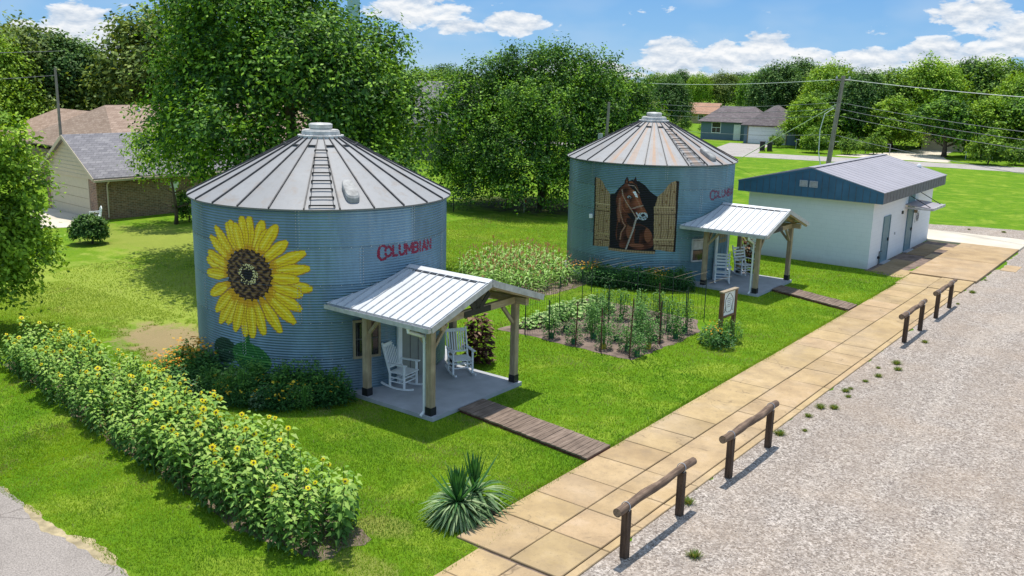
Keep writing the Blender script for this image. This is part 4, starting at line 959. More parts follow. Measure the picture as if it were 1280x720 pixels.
# ------------------------------------------------------------------ pump-house style block building
def shed():
    x0, x1, y0, y1, zw = -17.2, -11.5, 41.2, 51.4, 2.96
    ox, oy = x1, y0
    t = thing('block_building', 'low white block building with blue gable cladding and grey metal roof', 'building', (ox, oy, 0))
    L = lambda x, y, z: (x-ox, y-oy, z)
    mb = MB(); mb.box(L(x0, y0, -.1), L(x1, y1, zw)); mb.build('wall', M['shedwall'], t)
    xr = -14.25; xe0, xe1 = -17.62, -11.05; ye0, ye1 = 40.83, 51.85; zb, zt, zr = 2.94, 3.41, 4.24
    # gable cladding, vertical boards
    mb = MB(); mb.prism([L(xe0, ye0, zb), L(xe1, ye0, zb), L(xe1, ye0, zt), L(xr, ye0, zr), L(xe0, ye0, zt)], (0, .03, 0)); gc = mb.build('gable_cladding', M['shedblue'], t)
    mb = MB(); x = xe0+.3
    while x < xe1-.05:
        top_ = zt + (zr-zt)*(1-abs(x-xr)/(xe1-xr if x > xr else xr-xe0))
        mb.box(L(x-.008, ye0-.006, zb+.01), L(x+.008, ye0-.001, top_-.03)); x += .3
    mb.build('cladding_seam', M['rib'], gc)
    mb = MB()
    for s, xe in ((1, xe1), (-1, xe0)): mb.bar(L(xe, ye0-.012, zt-.03), L(xr, ye0-.012, zr-.03), .025, .13)
    mb.build('barge_board', M['shedblue'], t)
    mb = MB(); mb.prism([L(xe0, ye1, zb), L(xe1, ye1, zb), L(xe1, ye1, zt), L(xr, ye1, zr), L(xe0, ye1, zt)], (0, -.03, 0)); mb.build('gable_cladding', M['shedblue'], t)
    for xx, m_ in ((xe1-.03, M['shedgrey']), (xe0, M['shedblue'])):
        mb = MB(); mb.box(L(xx, ye0+.035, zb), L(xx+.03, ye1-.035, zt)); f = mb.build('eave_fascia', m_, t)
        if xx > -14:
            mb = MB(); y = ye0+.5
            while y < ye1-.1: mb.box(L(xx+.031, y, zb+.01), L(xx+.036, y+.018, zt-.01)); y += .5
            mb.build('fascia_seam', M['rib'], f)
    mb = MB(); mb.box(L(xe0+.03, ye0+.03, zb), L(xe1-.03, ye1-.03, zb+.02)); mb.build('soffit', M['siding'], t)
    for s, xe in ((1, xe1), (-1, xe0)):
        mb = MB(); a, b, c, d = L(xe+.03*s, ye0-.04, zt+.0), L(xe+.03*s, ye1+.04, zt+.0), L(xr, ye1+.04, zr), L(xr, ye0-.04, zr)
        mb.prism([a, b, c, d] if s > 0 else [a, d, c, b], (0, 0, .03)); rf = mb.build('roof', M['lilacroof'], t)
        mb = MB(); y = ye0+.38
        while y < ye1: mb.bar(L(xe+.03*s, y, zt+.032), L(xr, y, zr+.032), .018, .012); y += .62
        mb.build('roof_rib', M['lilacroof'], rf)
    mb = MB(); mb.bar(L(xr, ye0-.05, zr+.035), L(xr, ye1+.05, zr+.035), .3, .02); mb.build('ridge_cap', M['lilacroof'], t)
    for a in (-14.72, -14.27):
        mb = MB(); z0, z1 = 3.40, 3.68
        for p, q in (((a, z0), (a+.36, z0+.03)), ((a, z1-.03), (a+.36, z1)), ((a, z0+.03), (a+.03, z1-.03)), ((a+.33, z0+.03), (a+.36, z1-.03))): mb.box(L(p[0], ye0-.03, p[1]), L(q[0], ye0-.001, q[1]))
        v = mb.build('gable_vent', M['steel'], t)
        mb = MB()
        for k in range(6): z = z0+.045+k*.034; mb.box(L(a+.03, ye0-.022, z), L(a+.33, ye0-.008, z+.022))
        mb.build('louvre', M['cap'], v)
        mb = MB(); mb.box(L(a+.03, ye0-.006, z0+.03), L(a+.33, ye0-.002, z1-.03)); mb.build('vent_back', M['black'], v)
    for a, b in ((42.95, 43.85), (46.85, 47.8)):
        mb = MB(); mb.box(L(x1, a, .05), L(x1+.03, b, 2.08)); d = mb.build('door', M['sheddoor'], t)
        mb = MB(); mb.box(L(x1, a-.07, .05), L(x1+.05, a, 2.15)); mb.box(L(x1, b, .05), L(x1+.05, b+.07, 2.15)); mb.box(L(x1, a, 2.08), L(x1+.05, b, 2.15)); mb.build('door_frame', M['sheddoor'], t)
        mb = MB(); mb.box(L(x1+.03, b-.16, .98), L(x1+.09, b-.11, 1.12)); mb.build('handle', M['black'], d)
        mb = MB(); [mb.box(L(x1+.03, a+.01, z), L(x1+.045, a+.04, z+.1)) for z in (.3, 1.0, 1.8)]; mb.build('hinge', M['black'], d)
        mb = MB(); mb.box(L(x1, a-.1, -.02), L(x1+.22, b+.1, .05)); mb.build('doorstep', M['concrete_grey'], t)
    mb = MB(); mb.box(L(x1+.002, 46.75, 2.2), L(x1+.02, 47.9, 2.9)); mb.build('panel', M['sheddoor'], t)
    mb = MB(); mb.prism([L(x1, 46.3, 2.36), L(-10.25, 46.3, 2.24), L(-10.25, 48.6, 2.24), L(x1, 48.6, 2.36)], (0, 0, .05)); cn = mb.build('canopy', M['lilacroof'], t)
    mb = MB(); mb.box(L(-10.27, 46.28, 2.19), L(-10.23, 48.62, 2.31)); mb.box(L(x1, 46.26, 2.19), L(-10.27, 46.30, 2.27)); mb.build('canopy_edge', M['cap'], cn)
    mb = MB(); [mb.bar(L(x1+.01, y, 2.86), L(-10.4, y, 2.30), .03, .03) for y in (46.5, 48.4)]; mb.build('canopy_stay', M['black'], cn)
    mb = MB(); mb.box(L(x1, 45.78, 1.98), L(x1+.05, 45.98, 2.12)); mb.build('wall_vent', M['black'], t)
    mb = MB(); mb.box(L(x1, 47.98, 1.82), L(x1+.16, 48.1, 1.95)); mb.build('wall_lamp', M['tan_trim'], t)
    # round-cornered plate with an emblem on the wall
    mb = MB(); mb.box(L(x1, 48.35, 1.28), L(x1+.02, 49.1, 1.80)); sg = mb.build('wall_sign', M['sign_face'], t)
    mb = MB()
    for k in range(20):
        a = 2*PI*k/20; b = 2*PI*(k+1)/20; mb.bar(L(x1+.024, 48.72+.17*math.cos(a), 1.54+.2*math.sin(a)), L(x1+.024, 48.72+.17*math.cos(b), 1.54+.2*math.sin(b)), .006, .035, (1, 0, 0))
    mb.bar(L(x1+.024, 48.62, 1.54), L(x1+.024, 48.84, 1.62), .006, .04, (1, 0, 0)); mb.bar(L(x1+.024, 48.68, 1.44), L(x1+.024, 48.8, 1.5), .006, .04, (1, 0, 0))
    mb.build('emblem', M['rib'], sg)
    mb = MB(); mb.tube([L(x1+.06, 42.55, 0), L(x1+.06, 42.55, .62), L(x1+.16, 42.55, .66)], .02, 6); mb.box(L(x1+.01, 42.5, .3), L(x1+.1, 42.6, .4)); mb.build('standpipe', M['black'], t)
    mb = MB(); mb.box(L(x1+.002, 44.9, 1.1), L(x1+.04, 44.98, 1.22)); mb.build('outlet_box', M['steel'], t)
    # dome on the far eave
    mb = MB(); mb.lathe([(.05, 0), (.05, .12), (.11, .14), (.12, .22), (.08, .30), (.02, .32)], 16); o = mb.build('roof_vent', M['white'], t); o.location = L(-12.3, 51.3, 3.62)

shed()

# ------------------------------------------------------------------ garden
def garden():
    GX0, GX1, GY0, GY1 = -16.75, -12.75, 22.75, 28.1
    t = thing('garden_fence', 'tall stake and dark netting fence round the vegetable bed', 'fence', (GX0, GY0, 0))
    P = [(-16.6, 24.75, 1.55), (-16.79, 26.43, 1.5), (-17.45, 28.05, 1.6), (-15.56, 28.11, 1.55), (-14.2, 28.1, 1.5), (-12.95, 28.05, 1.5), (-12.78, 26.45, 1.5), (-12.8, 24.7, 1.4)]
    for x, y, h in P:
        mb = MB(); mb.tube([(x-GX0, y-GY0, -.02), (x-GX0+random.uniform(-.04, .04), y-GY0, h)], .015, 6); mb.build('stake', M['netting'], t)
    mb = MB(); path = [(-16.57, 22.8), (-16.6, 24.75), (-17.45, 28.05), (-15.56, 28.11), (-14.2, 28.1), (-12.95, 28.05)]
    for (xa, ya), (xb, yb) in zip(path, path[1:]):
        Ld = math.hypot(xb-xa, yb-ya); n = int(Ld/.13)
        for i in range(n): f = i/n; x, y = xa+(xb-xa)*f-GX0, ya+(yb-ya)*f-GY0; mb.tube([(x, y, .02), (x, y, 1.33)], .0058, 3, cap=False)
        for z in (.45, .9, 1.33): mb.tube([(xa-GX0, ya-GY0, z), (xb-GX0, yb-GY0, z)], .004, 3, cap=False)
    mb.build('netting', M['netting'], t)
    for x, y, h, m_ in ((-16.57, 22.80, 1.35, 'netting'), (-15.64, 22.80, 1.25, 'netting'), (-14.6, 22.7, 1.4, 'redwood'), (-13.70, 22.71, 1.35, 'redwood'), (-12.77, 22.77, 1.8, 'redwood'), (-12.79, 24.62, 1.35, 'redwood'), (-12.8, 26.41, 1.4, 'netting'), (-14.70, 24.75, 1.55, 'netting'), (-13.82, 26.47, 1.45, 'redwood')):
        mb = MB(); mb.box((-.015, -.015, -.03), (.015, .015, h)); mb.box((-.022, -.02, h*.7), (.022, .02, h*.7+.05))
        o = mb.build('garden_stake', M[m_], None); o.location = (x, y, 0); o.rotation_euler = (random.uniform(-.03, .03), random.uniform(-.03, .03), .3)
        tag(o, 'slim red-brown metal stake among the tomato plants' if m_ == 'redwood' else 'slim dark green metal stake in the vegetable bed', 'stake', 'plant stakes in the vegetable bed')
    for k, x in enumerate((-17.4, -16.9, -16.3, -15.5, -15.1, -14.2, -13.8, -12.9)):
        mb = MB(); mb.tube([(0, 0, 0), (.03, .9, .0), (.05, 1.7, -.03)], .005, 5); o = mb.build('bamboo_cane', M['tan_trim'], None); o.location = (x, 28.12, 1.36 - (k % 2)*.03)
        tag(o, 'thin pale cane lying off the back of the garden netting', 'cane', 'canes along the back of the garden fence')
garden()

def signboard():
    t = thing('sign_board', 'framed white notice sign on brown wooden posts in a flower clump', 'sign', (-11.5, 26.6, 0), R(-4))
    for y in (-.42, .42): mb = MB(); mb.box((-.055, y-.055, 0), (.055, y+.055, 1.56)); mb.build('post', M['signwood'], t)
    mb = MB(); mb.box((-.075, -.50, 1.56), (.075, .50, 1.60)); mb.build('cap', M['tan_trim'], t)
    mb = MB(); mb.box((-.05, -.365, .74), (.05, .365, .80)); mb.build('rail', M['signwood'], t)
    mb = MB(); mb.box((-.02, -.365, .80), (.02, .365, 1.555)); f = mb.build('panel', M['white'], t)
    mb = MB(); n = 28
    for k in range(n):
        a, b = 2*PI*k/n, 2*PI*(k+1)/n; r1 = 1 + .06*math.sin(a*5); r2 = 1 + .06*math.sin(b*5)
        mb.bar((.024, .24*r1*math.cos(a), 1.18+.30*r1*math.sin(a)), (.024, .24*r2*math.cos(b), 1.18+.30*r2*math.sin(b)), .008, .018, (1, 0, 0))
    for s in (-1, 1):
        for k in range(4): mb.bar((.024, s*(.30-.02*k), .90+k*.05), (.024, s*(.22-.02*k), .93+k*.05), .008, .016, (1, 0, 0))
    for k, w_ in enumerate((.12, .15, .09, .14, .1)): mb.bar((.024, -w_, 1.32-.065*k), (.024, w_, 1.325-.065*k), .008, .012, (1, 0, 0))
    mb.build('ornament', M['rib'], f)
signboard()

# ------------------------------------------------------------------ vegetation generators
def rng(seed): return np.random.RandomState(seed)
def leafquads(P, Nrm, size, rs, asp=.55):
    """diamond leaves at P with normals Nrm"""
    n = len(P); Nrm = Nrm/np.linalg.norm(Nrm, axis=1, keepdims=True)
    a = rs.normal(size=(n, 3)); a -= (a*Nrm).sum(1, keepdims=True)*Nrm; a /= np.linalg.norm(a, axis=1, keepdims=True); b = np.cross(Nrm, a)
    s = (size if hasattr(size, '__len__') else np.full(n, size))[:, None]*rs.uniform(.7, 1.3, (n, 1))
    return np.stack([P-a*s*.5, P+b*s*asp*.5+Nrm*s*.08, P+a*s*.5, P-b*s*asp*.5+Nrm*s*.08], 1)
def crown(rs, lobes, nclump, nleaf, sig, size, c1, c2, c3, zmin=.3, up=.7):
    """lobes: (cx,cy,cz,rx,ry,rz). clumps of leaves over lobe shells"""
    lobes = np.array(lobes, float); vol = (lobes[:, 3]*lobes[:, 4]*lobes[:, 5])**.67; k = rs.choice(len(lobes), nclump*2, p=vol/vol.sum())
    d = rs.normal(size=(nclump*2, 3)); d /= np.linalg.norm(d, axis=1, keepdims=True); d[:, 2] = np.where(d[:, 2] < -.5, -d[:, 2]*.5, d[:, 2])
    r = np.where(rs.rand(nclump*2) < .78, rs.uniform(.84, 1.06, nclump*2), rs.uniform(.4, .84, nclump*2))
    Cc = lobes[k, :3] + d*lobes[k, 3:6]*r[:, None]
    # drop clumps buried in other lobes
    dist = np.min(np.linalg.norm((Cc[:, None]-lobes[None, :, :3])/lobes[None, :, 3:6], axis=2), axis=1)
    ok = (Cc[:, 2] > zmin) & (dist > .55); Cc = Cc[ok][:nclump]; d = d[ok][:nclump]; n = len(Cc)
    tone = rs.beta(2, 2, n); wd = rs.uniform(.6, 1.4, n)
    ci = np.repeat(np.arange(n), nleaf); T_ = 6; tw = rs.randint(T_, size=len(ci))
    td = d[:, None]*.75 + rs.normal(size=(n, T_, 3))*.62 + np.array([0, 0, .22]); td /= np.linalg.norm(td, axis=2, keepdims=True)
    tl = sig*rs.uniform(1.4, 3.2, (n, T_)); u = rs.beta(1.5, 1.1, len(ci)); ln_ = tl[ci, tw]
    off = td[ci, tw]*(u*ln_)[:, None] + rs.normal(size=(len(ci), 3))*(sig*(.16+.24*(1-np.abs(u-.4))))[:, None]
    off[:, 2] -= .22*u*u*ln_
    P = Cc[ci] + off
    Nn = d[ci]*.6 + np.array([0, 0, up]) + rs.normal(size=P.shape)*.55
    V = leafquads(P, Nn, size, rs)
    f = np.clip(tone[ci]*.9 + rs.normal(size=len(ci))*.2 + (u-.5)*.45, 0, 1)[:, None]  # bright outer tips and shaded crown interior painted into the leaf colour
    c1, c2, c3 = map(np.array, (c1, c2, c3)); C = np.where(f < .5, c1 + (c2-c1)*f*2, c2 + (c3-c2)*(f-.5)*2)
    keep = P[:, 2] > zmin*.6
    return V[keep], C[keep]
def lobes_for(rs, h, w, n=9, base=.28, flat=1.0):
    L = [(0, 0, h*(base+.5*(1-base)), w*.62, w*.62, h*(1-base)*.45)]
    for i in range(n):
        a = 2*PI*i/n + rs.uniform(-.4, .4); f = rs.uniform(0, 1); r = w*(.62-.35*f)*rs.uniform(.8, 1.1); z = h*(base+.12 + (1-base)*.62*f)
        s = w*rs.uniform(.28, .42); L.append((r*math.cos(a), r*math.sin(a), z, s, s, s*.85*flat))
    L.append((rs.uniform(-.1, .1)*w, rs.uniform(-.1, .1)*w, h*.86, w*.3, w*.3, h*.13))
    return L
def trunk_mesh(rs, h, w, r, nb=9, forks=0, base=.2):
    mb = MB()
    tops = [(0, 0)] if not forks else [(math.cos(2*PI*i/forks+.3)*w*.25, math.sin(2*PI*i/forks+.3)*w*.25) for i in range(forks)]
    for tx, ty in tops:
        pts = [(tx*f**1.2*1.2 + .12*math.sin(f*5+tx), ty*f**1.2*1.2 + .1*math.cos(f*4), h*.78*f) for f in (0, .12, .3, .5, .75, 1)]
        k = 1 if not forks else .6; mb.tube(pts, [r*1.35*k, r*k, r*.82*k, r*.6*k, r*.35*k, r*.1*k], 9)
        for i in range(nb):
            f = rs.uniform(base, .85); j = min(4, int(f*5)); p = Vector(pts[j]).lerp(Vector(pts[j+1]), .5); a = rs.uniform(0, 2*PI); l = w*rs.uniform(.45, .8)*(1-.4*f)
            q = p + Vector((math.cos(a)*l, math.sin(a)*l, l*rs.uniform(.3, .8))); m_ = p.lerp(q, .5) + Vector((0, 0, -.06*l))
            mb.tube([p, m_, q], [r*.34*(1-f*.5)*k*1.4, r*.2*k, r*.05], 6)
            for _ in range(2):
                e = m_ + Vector((rs.normal()*l*.3, rs.normal()*l*.3, abs(rs.normal())*l*.3)); mb.tube([m_, e], [r*.12, r*.03], 5)
    return mb
def tree(name, label, cat, loc, h, w, r, seed, leaf=.2, ncl=400, nlf=60, sig=.45, pal=0, group=None, forks=0, base=.25, lobes=None, zmin=None, rot=0, nl=9, flat=1.0, trunk=True, up=.7):
    rs = rng(seed); t = thing(name, label, cat, loc, rot, group)
    if trunk: trunk_mesh(rs, h, w, r, forks=forks).build('trunk', M['bark'], t, smooth=True)
    PAL = [((.010,.045,.008), (.055,.165,.016), (.270,.480,.026)), ((.025,.075,.010), (.110,.235,.020), (.330,.500,.040)), ((.014,.052,.015), (.050,.135,.026), (.170,.310,.055)), ((.075,.16,.014), (.21,.38,.022), (.42,.60,.04)), ((.045,.09,.02), (.13,.2,.035), (.30,.38,.07))]  # dark-to-bright steps paint shaded and sunlit clumps into the leaf colours
    L = lobes or lobes_for(rs, h, w, nl, base, flat)
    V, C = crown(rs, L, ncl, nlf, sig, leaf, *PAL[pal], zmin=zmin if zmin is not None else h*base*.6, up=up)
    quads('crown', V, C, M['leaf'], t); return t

# the two big yard trees, the light tree at the left and small ones between
rs0 = rng(40)
bigL = [(0, 0, 6.0, 4.1, 4.1, 4.0), (-1.0, -1.0, 9.6, 2.8, 2.8, 2.8)]
for i in range(11):
    a = 2*PI*i/11; z = 3.6 + (i*37 % 11)/11*6.6; rr_ = 4.5 - max(0, z-5.5)*.66; s = 1.3 + (i*53 % 7)/7*.9; bigL.append((rr_*math.cos(a), rr_*math.sin(a), z, s, s, s*.8))
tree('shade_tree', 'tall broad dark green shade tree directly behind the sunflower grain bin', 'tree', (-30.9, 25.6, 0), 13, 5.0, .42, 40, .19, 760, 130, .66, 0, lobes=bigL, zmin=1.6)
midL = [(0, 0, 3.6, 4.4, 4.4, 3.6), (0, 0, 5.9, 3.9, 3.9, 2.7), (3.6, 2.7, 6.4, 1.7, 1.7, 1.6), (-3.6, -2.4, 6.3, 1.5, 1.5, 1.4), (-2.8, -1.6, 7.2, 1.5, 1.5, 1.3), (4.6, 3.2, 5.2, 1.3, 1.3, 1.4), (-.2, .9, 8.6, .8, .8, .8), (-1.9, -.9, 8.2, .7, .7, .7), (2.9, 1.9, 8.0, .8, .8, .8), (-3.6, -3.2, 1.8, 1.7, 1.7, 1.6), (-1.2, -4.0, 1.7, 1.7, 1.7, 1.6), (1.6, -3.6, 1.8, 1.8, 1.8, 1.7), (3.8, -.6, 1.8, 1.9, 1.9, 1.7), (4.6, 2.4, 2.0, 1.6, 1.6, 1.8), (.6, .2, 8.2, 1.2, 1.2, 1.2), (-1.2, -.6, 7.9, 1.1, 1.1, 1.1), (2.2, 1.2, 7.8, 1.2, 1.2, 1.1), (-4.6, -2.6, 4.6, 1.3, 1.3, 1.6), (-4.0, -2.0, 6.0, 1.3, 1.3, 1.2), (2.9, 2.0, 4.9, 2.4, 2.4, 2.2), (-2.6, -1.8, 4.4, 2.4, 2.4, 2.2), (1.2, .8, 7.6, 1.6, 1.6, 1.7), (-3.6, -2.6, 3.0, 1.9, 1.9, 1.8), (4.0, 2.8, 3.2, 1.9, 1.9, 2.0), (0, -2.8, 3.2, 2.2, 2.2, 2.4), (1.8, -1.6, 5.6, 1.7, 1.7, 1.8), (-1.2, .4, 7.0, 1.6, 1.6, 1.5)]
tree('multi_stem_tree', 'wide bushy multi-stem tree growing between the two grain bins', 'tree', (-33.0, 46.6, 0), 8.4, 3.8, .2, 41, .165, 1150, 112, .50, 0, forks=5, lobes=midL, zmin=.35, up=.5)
nearL = [(0, 0, 2.9, 1.5, 1.5, 1.4), (.9, .8, 4.3, 1.1, 1.1, 1.0), (.9, 1.0, 2.5, 1.0, 1.0, .7), (.5, .3, 5.0, 1.0, 1.0, .8), (.6, .1, 1.5, 1.1, 1.1, .7), (.9, 1.2, 3.6, .6, .6, .35), (1.0, .6, 2.9, .6, .6, .35), (-.6, -.9, 1.4, 1.5, 1.5, .9), (.9, .7, 5.7, .8, .8, .6), (.3, 0, 3.6, 1.2, 1.2, 1.0)]
tree('young_elm', 'airy light green young tree at the left edge beyond the sunflower row', 'tree', (-29.25, 11.8, 0), 6.2, 2.0, .12, 42, .15, 600, 58, .30, 3, lobes=nearL, zmin=.5)
tree('small_tree', 'small open-branched tree in front of the brick garage wall', 'tree', (-42.4, 27.3, 0), 5.2, 2.4, .09, 43, .17, 130, 48, .36, 3, base=.35, zmin=1.2)
tree('lime_shrub', 'lime green leafy shrub between the sunflower bin roof and the grey fence', 'shrub', (-33.0, 33.2, 0), 4.2, 1.7, .08, 44, .18, 170, 60, .35, 3, base=.1, zmin=.2)
tree('clipped_bush', 'round clipped dark green bush on the lawn near the garage drive', 'bush', (-40.3, 21.6, 0), 1.25, .7, .05, 45, .10, 260, 50, .10, 2, lobes=[(0, 0, .62, .66, .66, .58)], zmin=.03)
tree('wild_shrub', 'loose low shrub against the brick garage side wall', 'shrub', (-42.6, 28.2, 0), 1.5, .6, .04, 46, .13, 40, 50, .2, 0, base=.1, zmin=.1)

# background trees: eight builds, copied with their trunks
protos = []
KIND = ['broad mid green', 'rounded bright green', 'dark green', 'tall bright green', 'spreading olive green', 'dense dark']
defs = [(0, 9.5, 4.6, .30, 0), (1, 9, 5.0, .28, 1), (2, 9, 4.4, .3, 2), (3, 10, 4.2, .28, 3), (4, 8.5, 5.2, .28, 4), (5, 9.5, 4.8, .3, 2)]
BG = [(-53.5,85.0,7.7),(-94,174,8.2),(-99,193,8.9),(-93,190,8.4),(-90,197,8.6),(-89,204,8.6),(-57.4,138.6,8.4),(-51.4,129.6,9.5),(-52.2,140.6,10.3),(-42.5,126.7,9.6),(-45.7,137.6,9.4),(-36.5,119.6,8.6),(-41.6,144.1,8.4),(-33.9,125.5,9.0),(-39.7,155.0,9.3),(-30.2,126.4,10.4),(-33.1,146.3,9.5),(-26.9,134.1,10.2),(-29.8,152.1,9.6),(-24.3,134.8,10.6),(-23.2,138.1,8.8),(-19.6,128.5,9.2),(-18.8,138.7,9.7),(-17.4,149.0,9.8),(-13.2,139.4,10.0),(-6,137,9.5),(3,142,10),
      (-83,36.5,9.9),(-87,40.5,10.5),(-84,43.5,9.6),(-89,46,9.5),(-96,54.5,7.4),(-94,58,7.4),(-82,54.5,9.5),(-74,49.5,12.2),(-72,54.5,10.3),(-79.7,57,10.1),(-74.5,29.5,8.3),(-80,28,9.1),
      (-64.0,55.9,9.8),(-57.6,53.5,8.8),(-72,72,8.4),(-80.0,80.5,7.9),(-82.6,89.7,7.8),(-84.4,96.9,8.2),(-78.2,92.7,7.6),(-73.4,60.9,10.1),(-92.7,117.9,7.6),(-86.7,122.4,7.8),(-80.4,126.6,8.0),(-62,118,7.6),(-64,104,7.2),(-58,98,7.4)]
pk = {}
for i, (x, y, h) in enumerate(BG):
    k = i*7 % 6 if i >= 6 else i
    if i in (7, 9): k = 5 if i == 7 else 3
    kk, hh, ww, r_, pal = defs[k]; sc = h/hh
    where = 'in the far tree line behind the road' if y > 100 else ('behind the brick house at the left' if x < -45 and y < 50 else 'beyond the yards behind the grain bins')
    g_ = 'trees of the far tree line' if y > 100 else ('trees behind the brick house' if y < 50 else 'trees beyond the yards')
    lab = KIND[k] + ' tree ' + where
    if k not in pk: o = tree('yard_tree', lab, 'tree', (x, y, 0), hh, ww, r_, 60+k, (.30 if y > 60 else .27), 400, 60, .70, pal, g_, nl=12); pk[k] = o
    else: o = copy_tree(pk[k]); o['label'] = lab
    o['group'] = g_ + ', ' + KIND[k]; o.location = (x, y, -.1); o.rotation_euler = (0, 0, i*1.7); o.scale = (sc*(1+.12*math.sin(i*2.1)), sc*(1+.1*math.cos(i*1.3)), sc*1.02)
# smaller trees and shrubs in the middle distance by the road
MIDT = [(-42.2,119.6,6.3),(-40.6,113.5,5.8),(-38.8,117.8,6.4),(-34.5,119.5,6.6),(-31.7,117.7,6.0),(-24.8,113.3,6.6),(-31.1,140.1,6.2),(-21.5,116.0,6.2),(-18.7,118.6,6.6),(-14.1,115.2,6.4),(-9.3,116.7,6.6),(-26.5, 131, 7)]
mp = {}
for i, (x, y, h) in enumerate(MIDT):
    k = i % 3; lab = ['bushy green roadside tree', 'bright round roadside tree', 'dark shady roadside tree'][k] + ' beyond the far road'
    if k not in mp: mp[k] = tree('roadside_tree', lab, 'tree', (x, y, 0), 6, 3.2, .2, 80+k, .26, 300, 40, .4, (1, 3, 0)[k], 'x', nl=8, base=.16); o = mp[k]
    else: o = copy_tree(mp[k])
    o['label'] = lab; o['group'] = 'roadside trees, ' + ['bushy', 'bright', 'dark'][k]; o.location = (x, y, 0); o.rotation_euler = (0, 0, i*2.3); s = h/6; o.scale = (s*1.15, s*1.15, s)
SH = [(-36.8,105.8,2.5),(-33.3,106.9,2.1),(-31.3,109.5,2.2),(-18.9,106.1,3.2),(-16.6,108.4,2.2),(-12.5,107.9,3.0),(-64.7,124.2,2.0),(-67.5,134.0,1.8),(-61, 128, 1.6),(-42.9,109.9,1.6),(-49, 116.5, 1.4)]
sp = None
for i, (x, y, h) in enumerate(SH):
    if sp is None: sp = tree('roadside_shrub', 'low green shrub on the grass verge beyond the far road', 'shrub', (x, y, 0), 2.4, 1.5, .05, 91, .2, 90, 40, .3, 1, 'shrubs on the far verge', base=.02, zmin=.05); o = sp
    else: o = copy_tree(sp)
    o.location = (x, y, 0); o.rotation_euler = (0, 0, i*2.0); s = h/2.4; o.scale = (s, s, s)

# ---- sunflowers
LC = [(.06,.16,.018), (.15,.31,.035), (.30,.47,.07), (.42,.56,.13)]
def plant_leaf(Vs, Cs, base, d, L, W, droop, c, rs):
    """two folded quads"""
    d = Vector(d).normalized(); side = d.cross(Vector((0, 0, 1)));
    if side.length < .1: side = Vector((1, 0, 0))
    side.normalize(); b = Vector(base); m_ = b + d*L*.5 + Vector((0, 0, .02)); tip = b + d*L + Vector((0, 0, -droop*L)); lift = Vector((0, 0, L*.07))
    q = b + d*L*.33
    Vs.append([b, q+side*W*.5+lift, tip, m_-lift*.5]); Vs.append([b, m_-lift*.5, tip, q-side*W*.5+lift]); cc = np.clip(np.array(c)*rs.uniform(.85, 1.15), 0, 1); Cs.append(cc); Cs.append(cc*.9)
def sunflower_proto(seed, h, heads):
    rs = rng(seed); t = empty('sunflower')
    mb = MB(); lean = rs.uniform(-.08, .08, 2); pt = lambda f: Vector((lean[0]*f*f*h, lean[1]*f*f*h, f*h))
    mb.tube([pt(0), pt(.35), pt(.7), pt(1)], [.016, .014, .011, .008], 6, (.10, .20, .05)); mb.build('stem', M['leaf'], t)
    Vs, Cs = [], []
    n = int(h*34)
    for i in range(n):
        f = .08 + .92*i/n; a = i*2.4 + rs.uniform(-.3, .3); L = (.15 - .07*abs(f-.55))*rs.uniform(.75, 1.25)
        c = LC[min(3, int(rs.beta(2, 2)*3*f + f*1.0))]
        b = pt(f) + Vector((math.cos(a), math.sin(a), .3))*.07; plant_leaf(Vs, Cs, b, (math.cos(a), math.sin(a), .25-.5*(1-f)), L, L*.78, .35+.3*rs.rand(), c, rs)
    quads('foliage', Vs, Cs, M['leaf'], t)
    for j in range(heads):
        if j == 0: p = pt(1.0)
        else: a = rs.uniform(0, 6.28); p = pt(.85) + Vector((math.cos(a)*.12, math.sin(a)*.12, rs.uniform(.0, .14)))
        a = rs.uniform(-2.6, .4); nrm = Vector((math.cos(a)*.75, math.sin(a)*.75, rs.uniform(.25, .8))).normalized(); u = nrm.orthogonal().normalized(); v = nrm.cross(u); r = rs.uniform(.026, .036)
        Vs, Cs = [], []
        for k in range(15):
            t0 = 2*PI*k/15 + rs.uniform(-.1, .1); e = u*math.cos(t0)+v*math.sin(t0); s_ = u*-math.sin(t0)+v*math.cos(t0); q = p + e*r
            Lp = r*rs.uniform(1.3, 2.0); q = p + e*r*.5; Vs.append([q, q+e*Lp*.5+s_*r*.34+nrm*.006, q+e*Lp-nrm*.008, q+e*Lp*.5-s_*r*.34+nrm*.006]); Cs.append(np.array((.98, .80, .02))*rs.uniform(.85, 1.08))
        hd = quads('flower_head', Vs, Cs, M['petal'], t)
        mb = MB(); mb.tube([p-nrm*.02, p+nrm*.014], [r*.5, r*.6], 10, (.10, .06, .02) if rs.rand() < .6 else (.25, .22, .04)); mb.build('seed_disc', M['leaf'], hd)
    return t
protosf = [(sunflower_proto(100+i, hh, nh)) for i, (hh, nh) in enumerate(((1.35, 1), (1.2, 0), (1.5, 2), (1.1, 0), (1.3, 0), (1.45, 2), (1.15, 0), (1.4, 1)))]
fl = 'sunflower plant with broad leaves and small yellow heads in the long row beside the lawn'; bd = 'sunflower plant still without an open head in the long leafy row beside the lawn'
has = [1, 0, 1, 0, 0, 1, 0, 1]
rs = rng(9); used = [False]*8; cnt = 0
x = -24.9
EDGE = [(-25.6, 10.95, 12.3), (-21.7, 10.45, 12.0), (-18.4, 9.98, 11.7), (-15.7, 9.6, 11.3), (-12.2, 9.3, 10.75), (-10.9, 9.4, 10.45)]
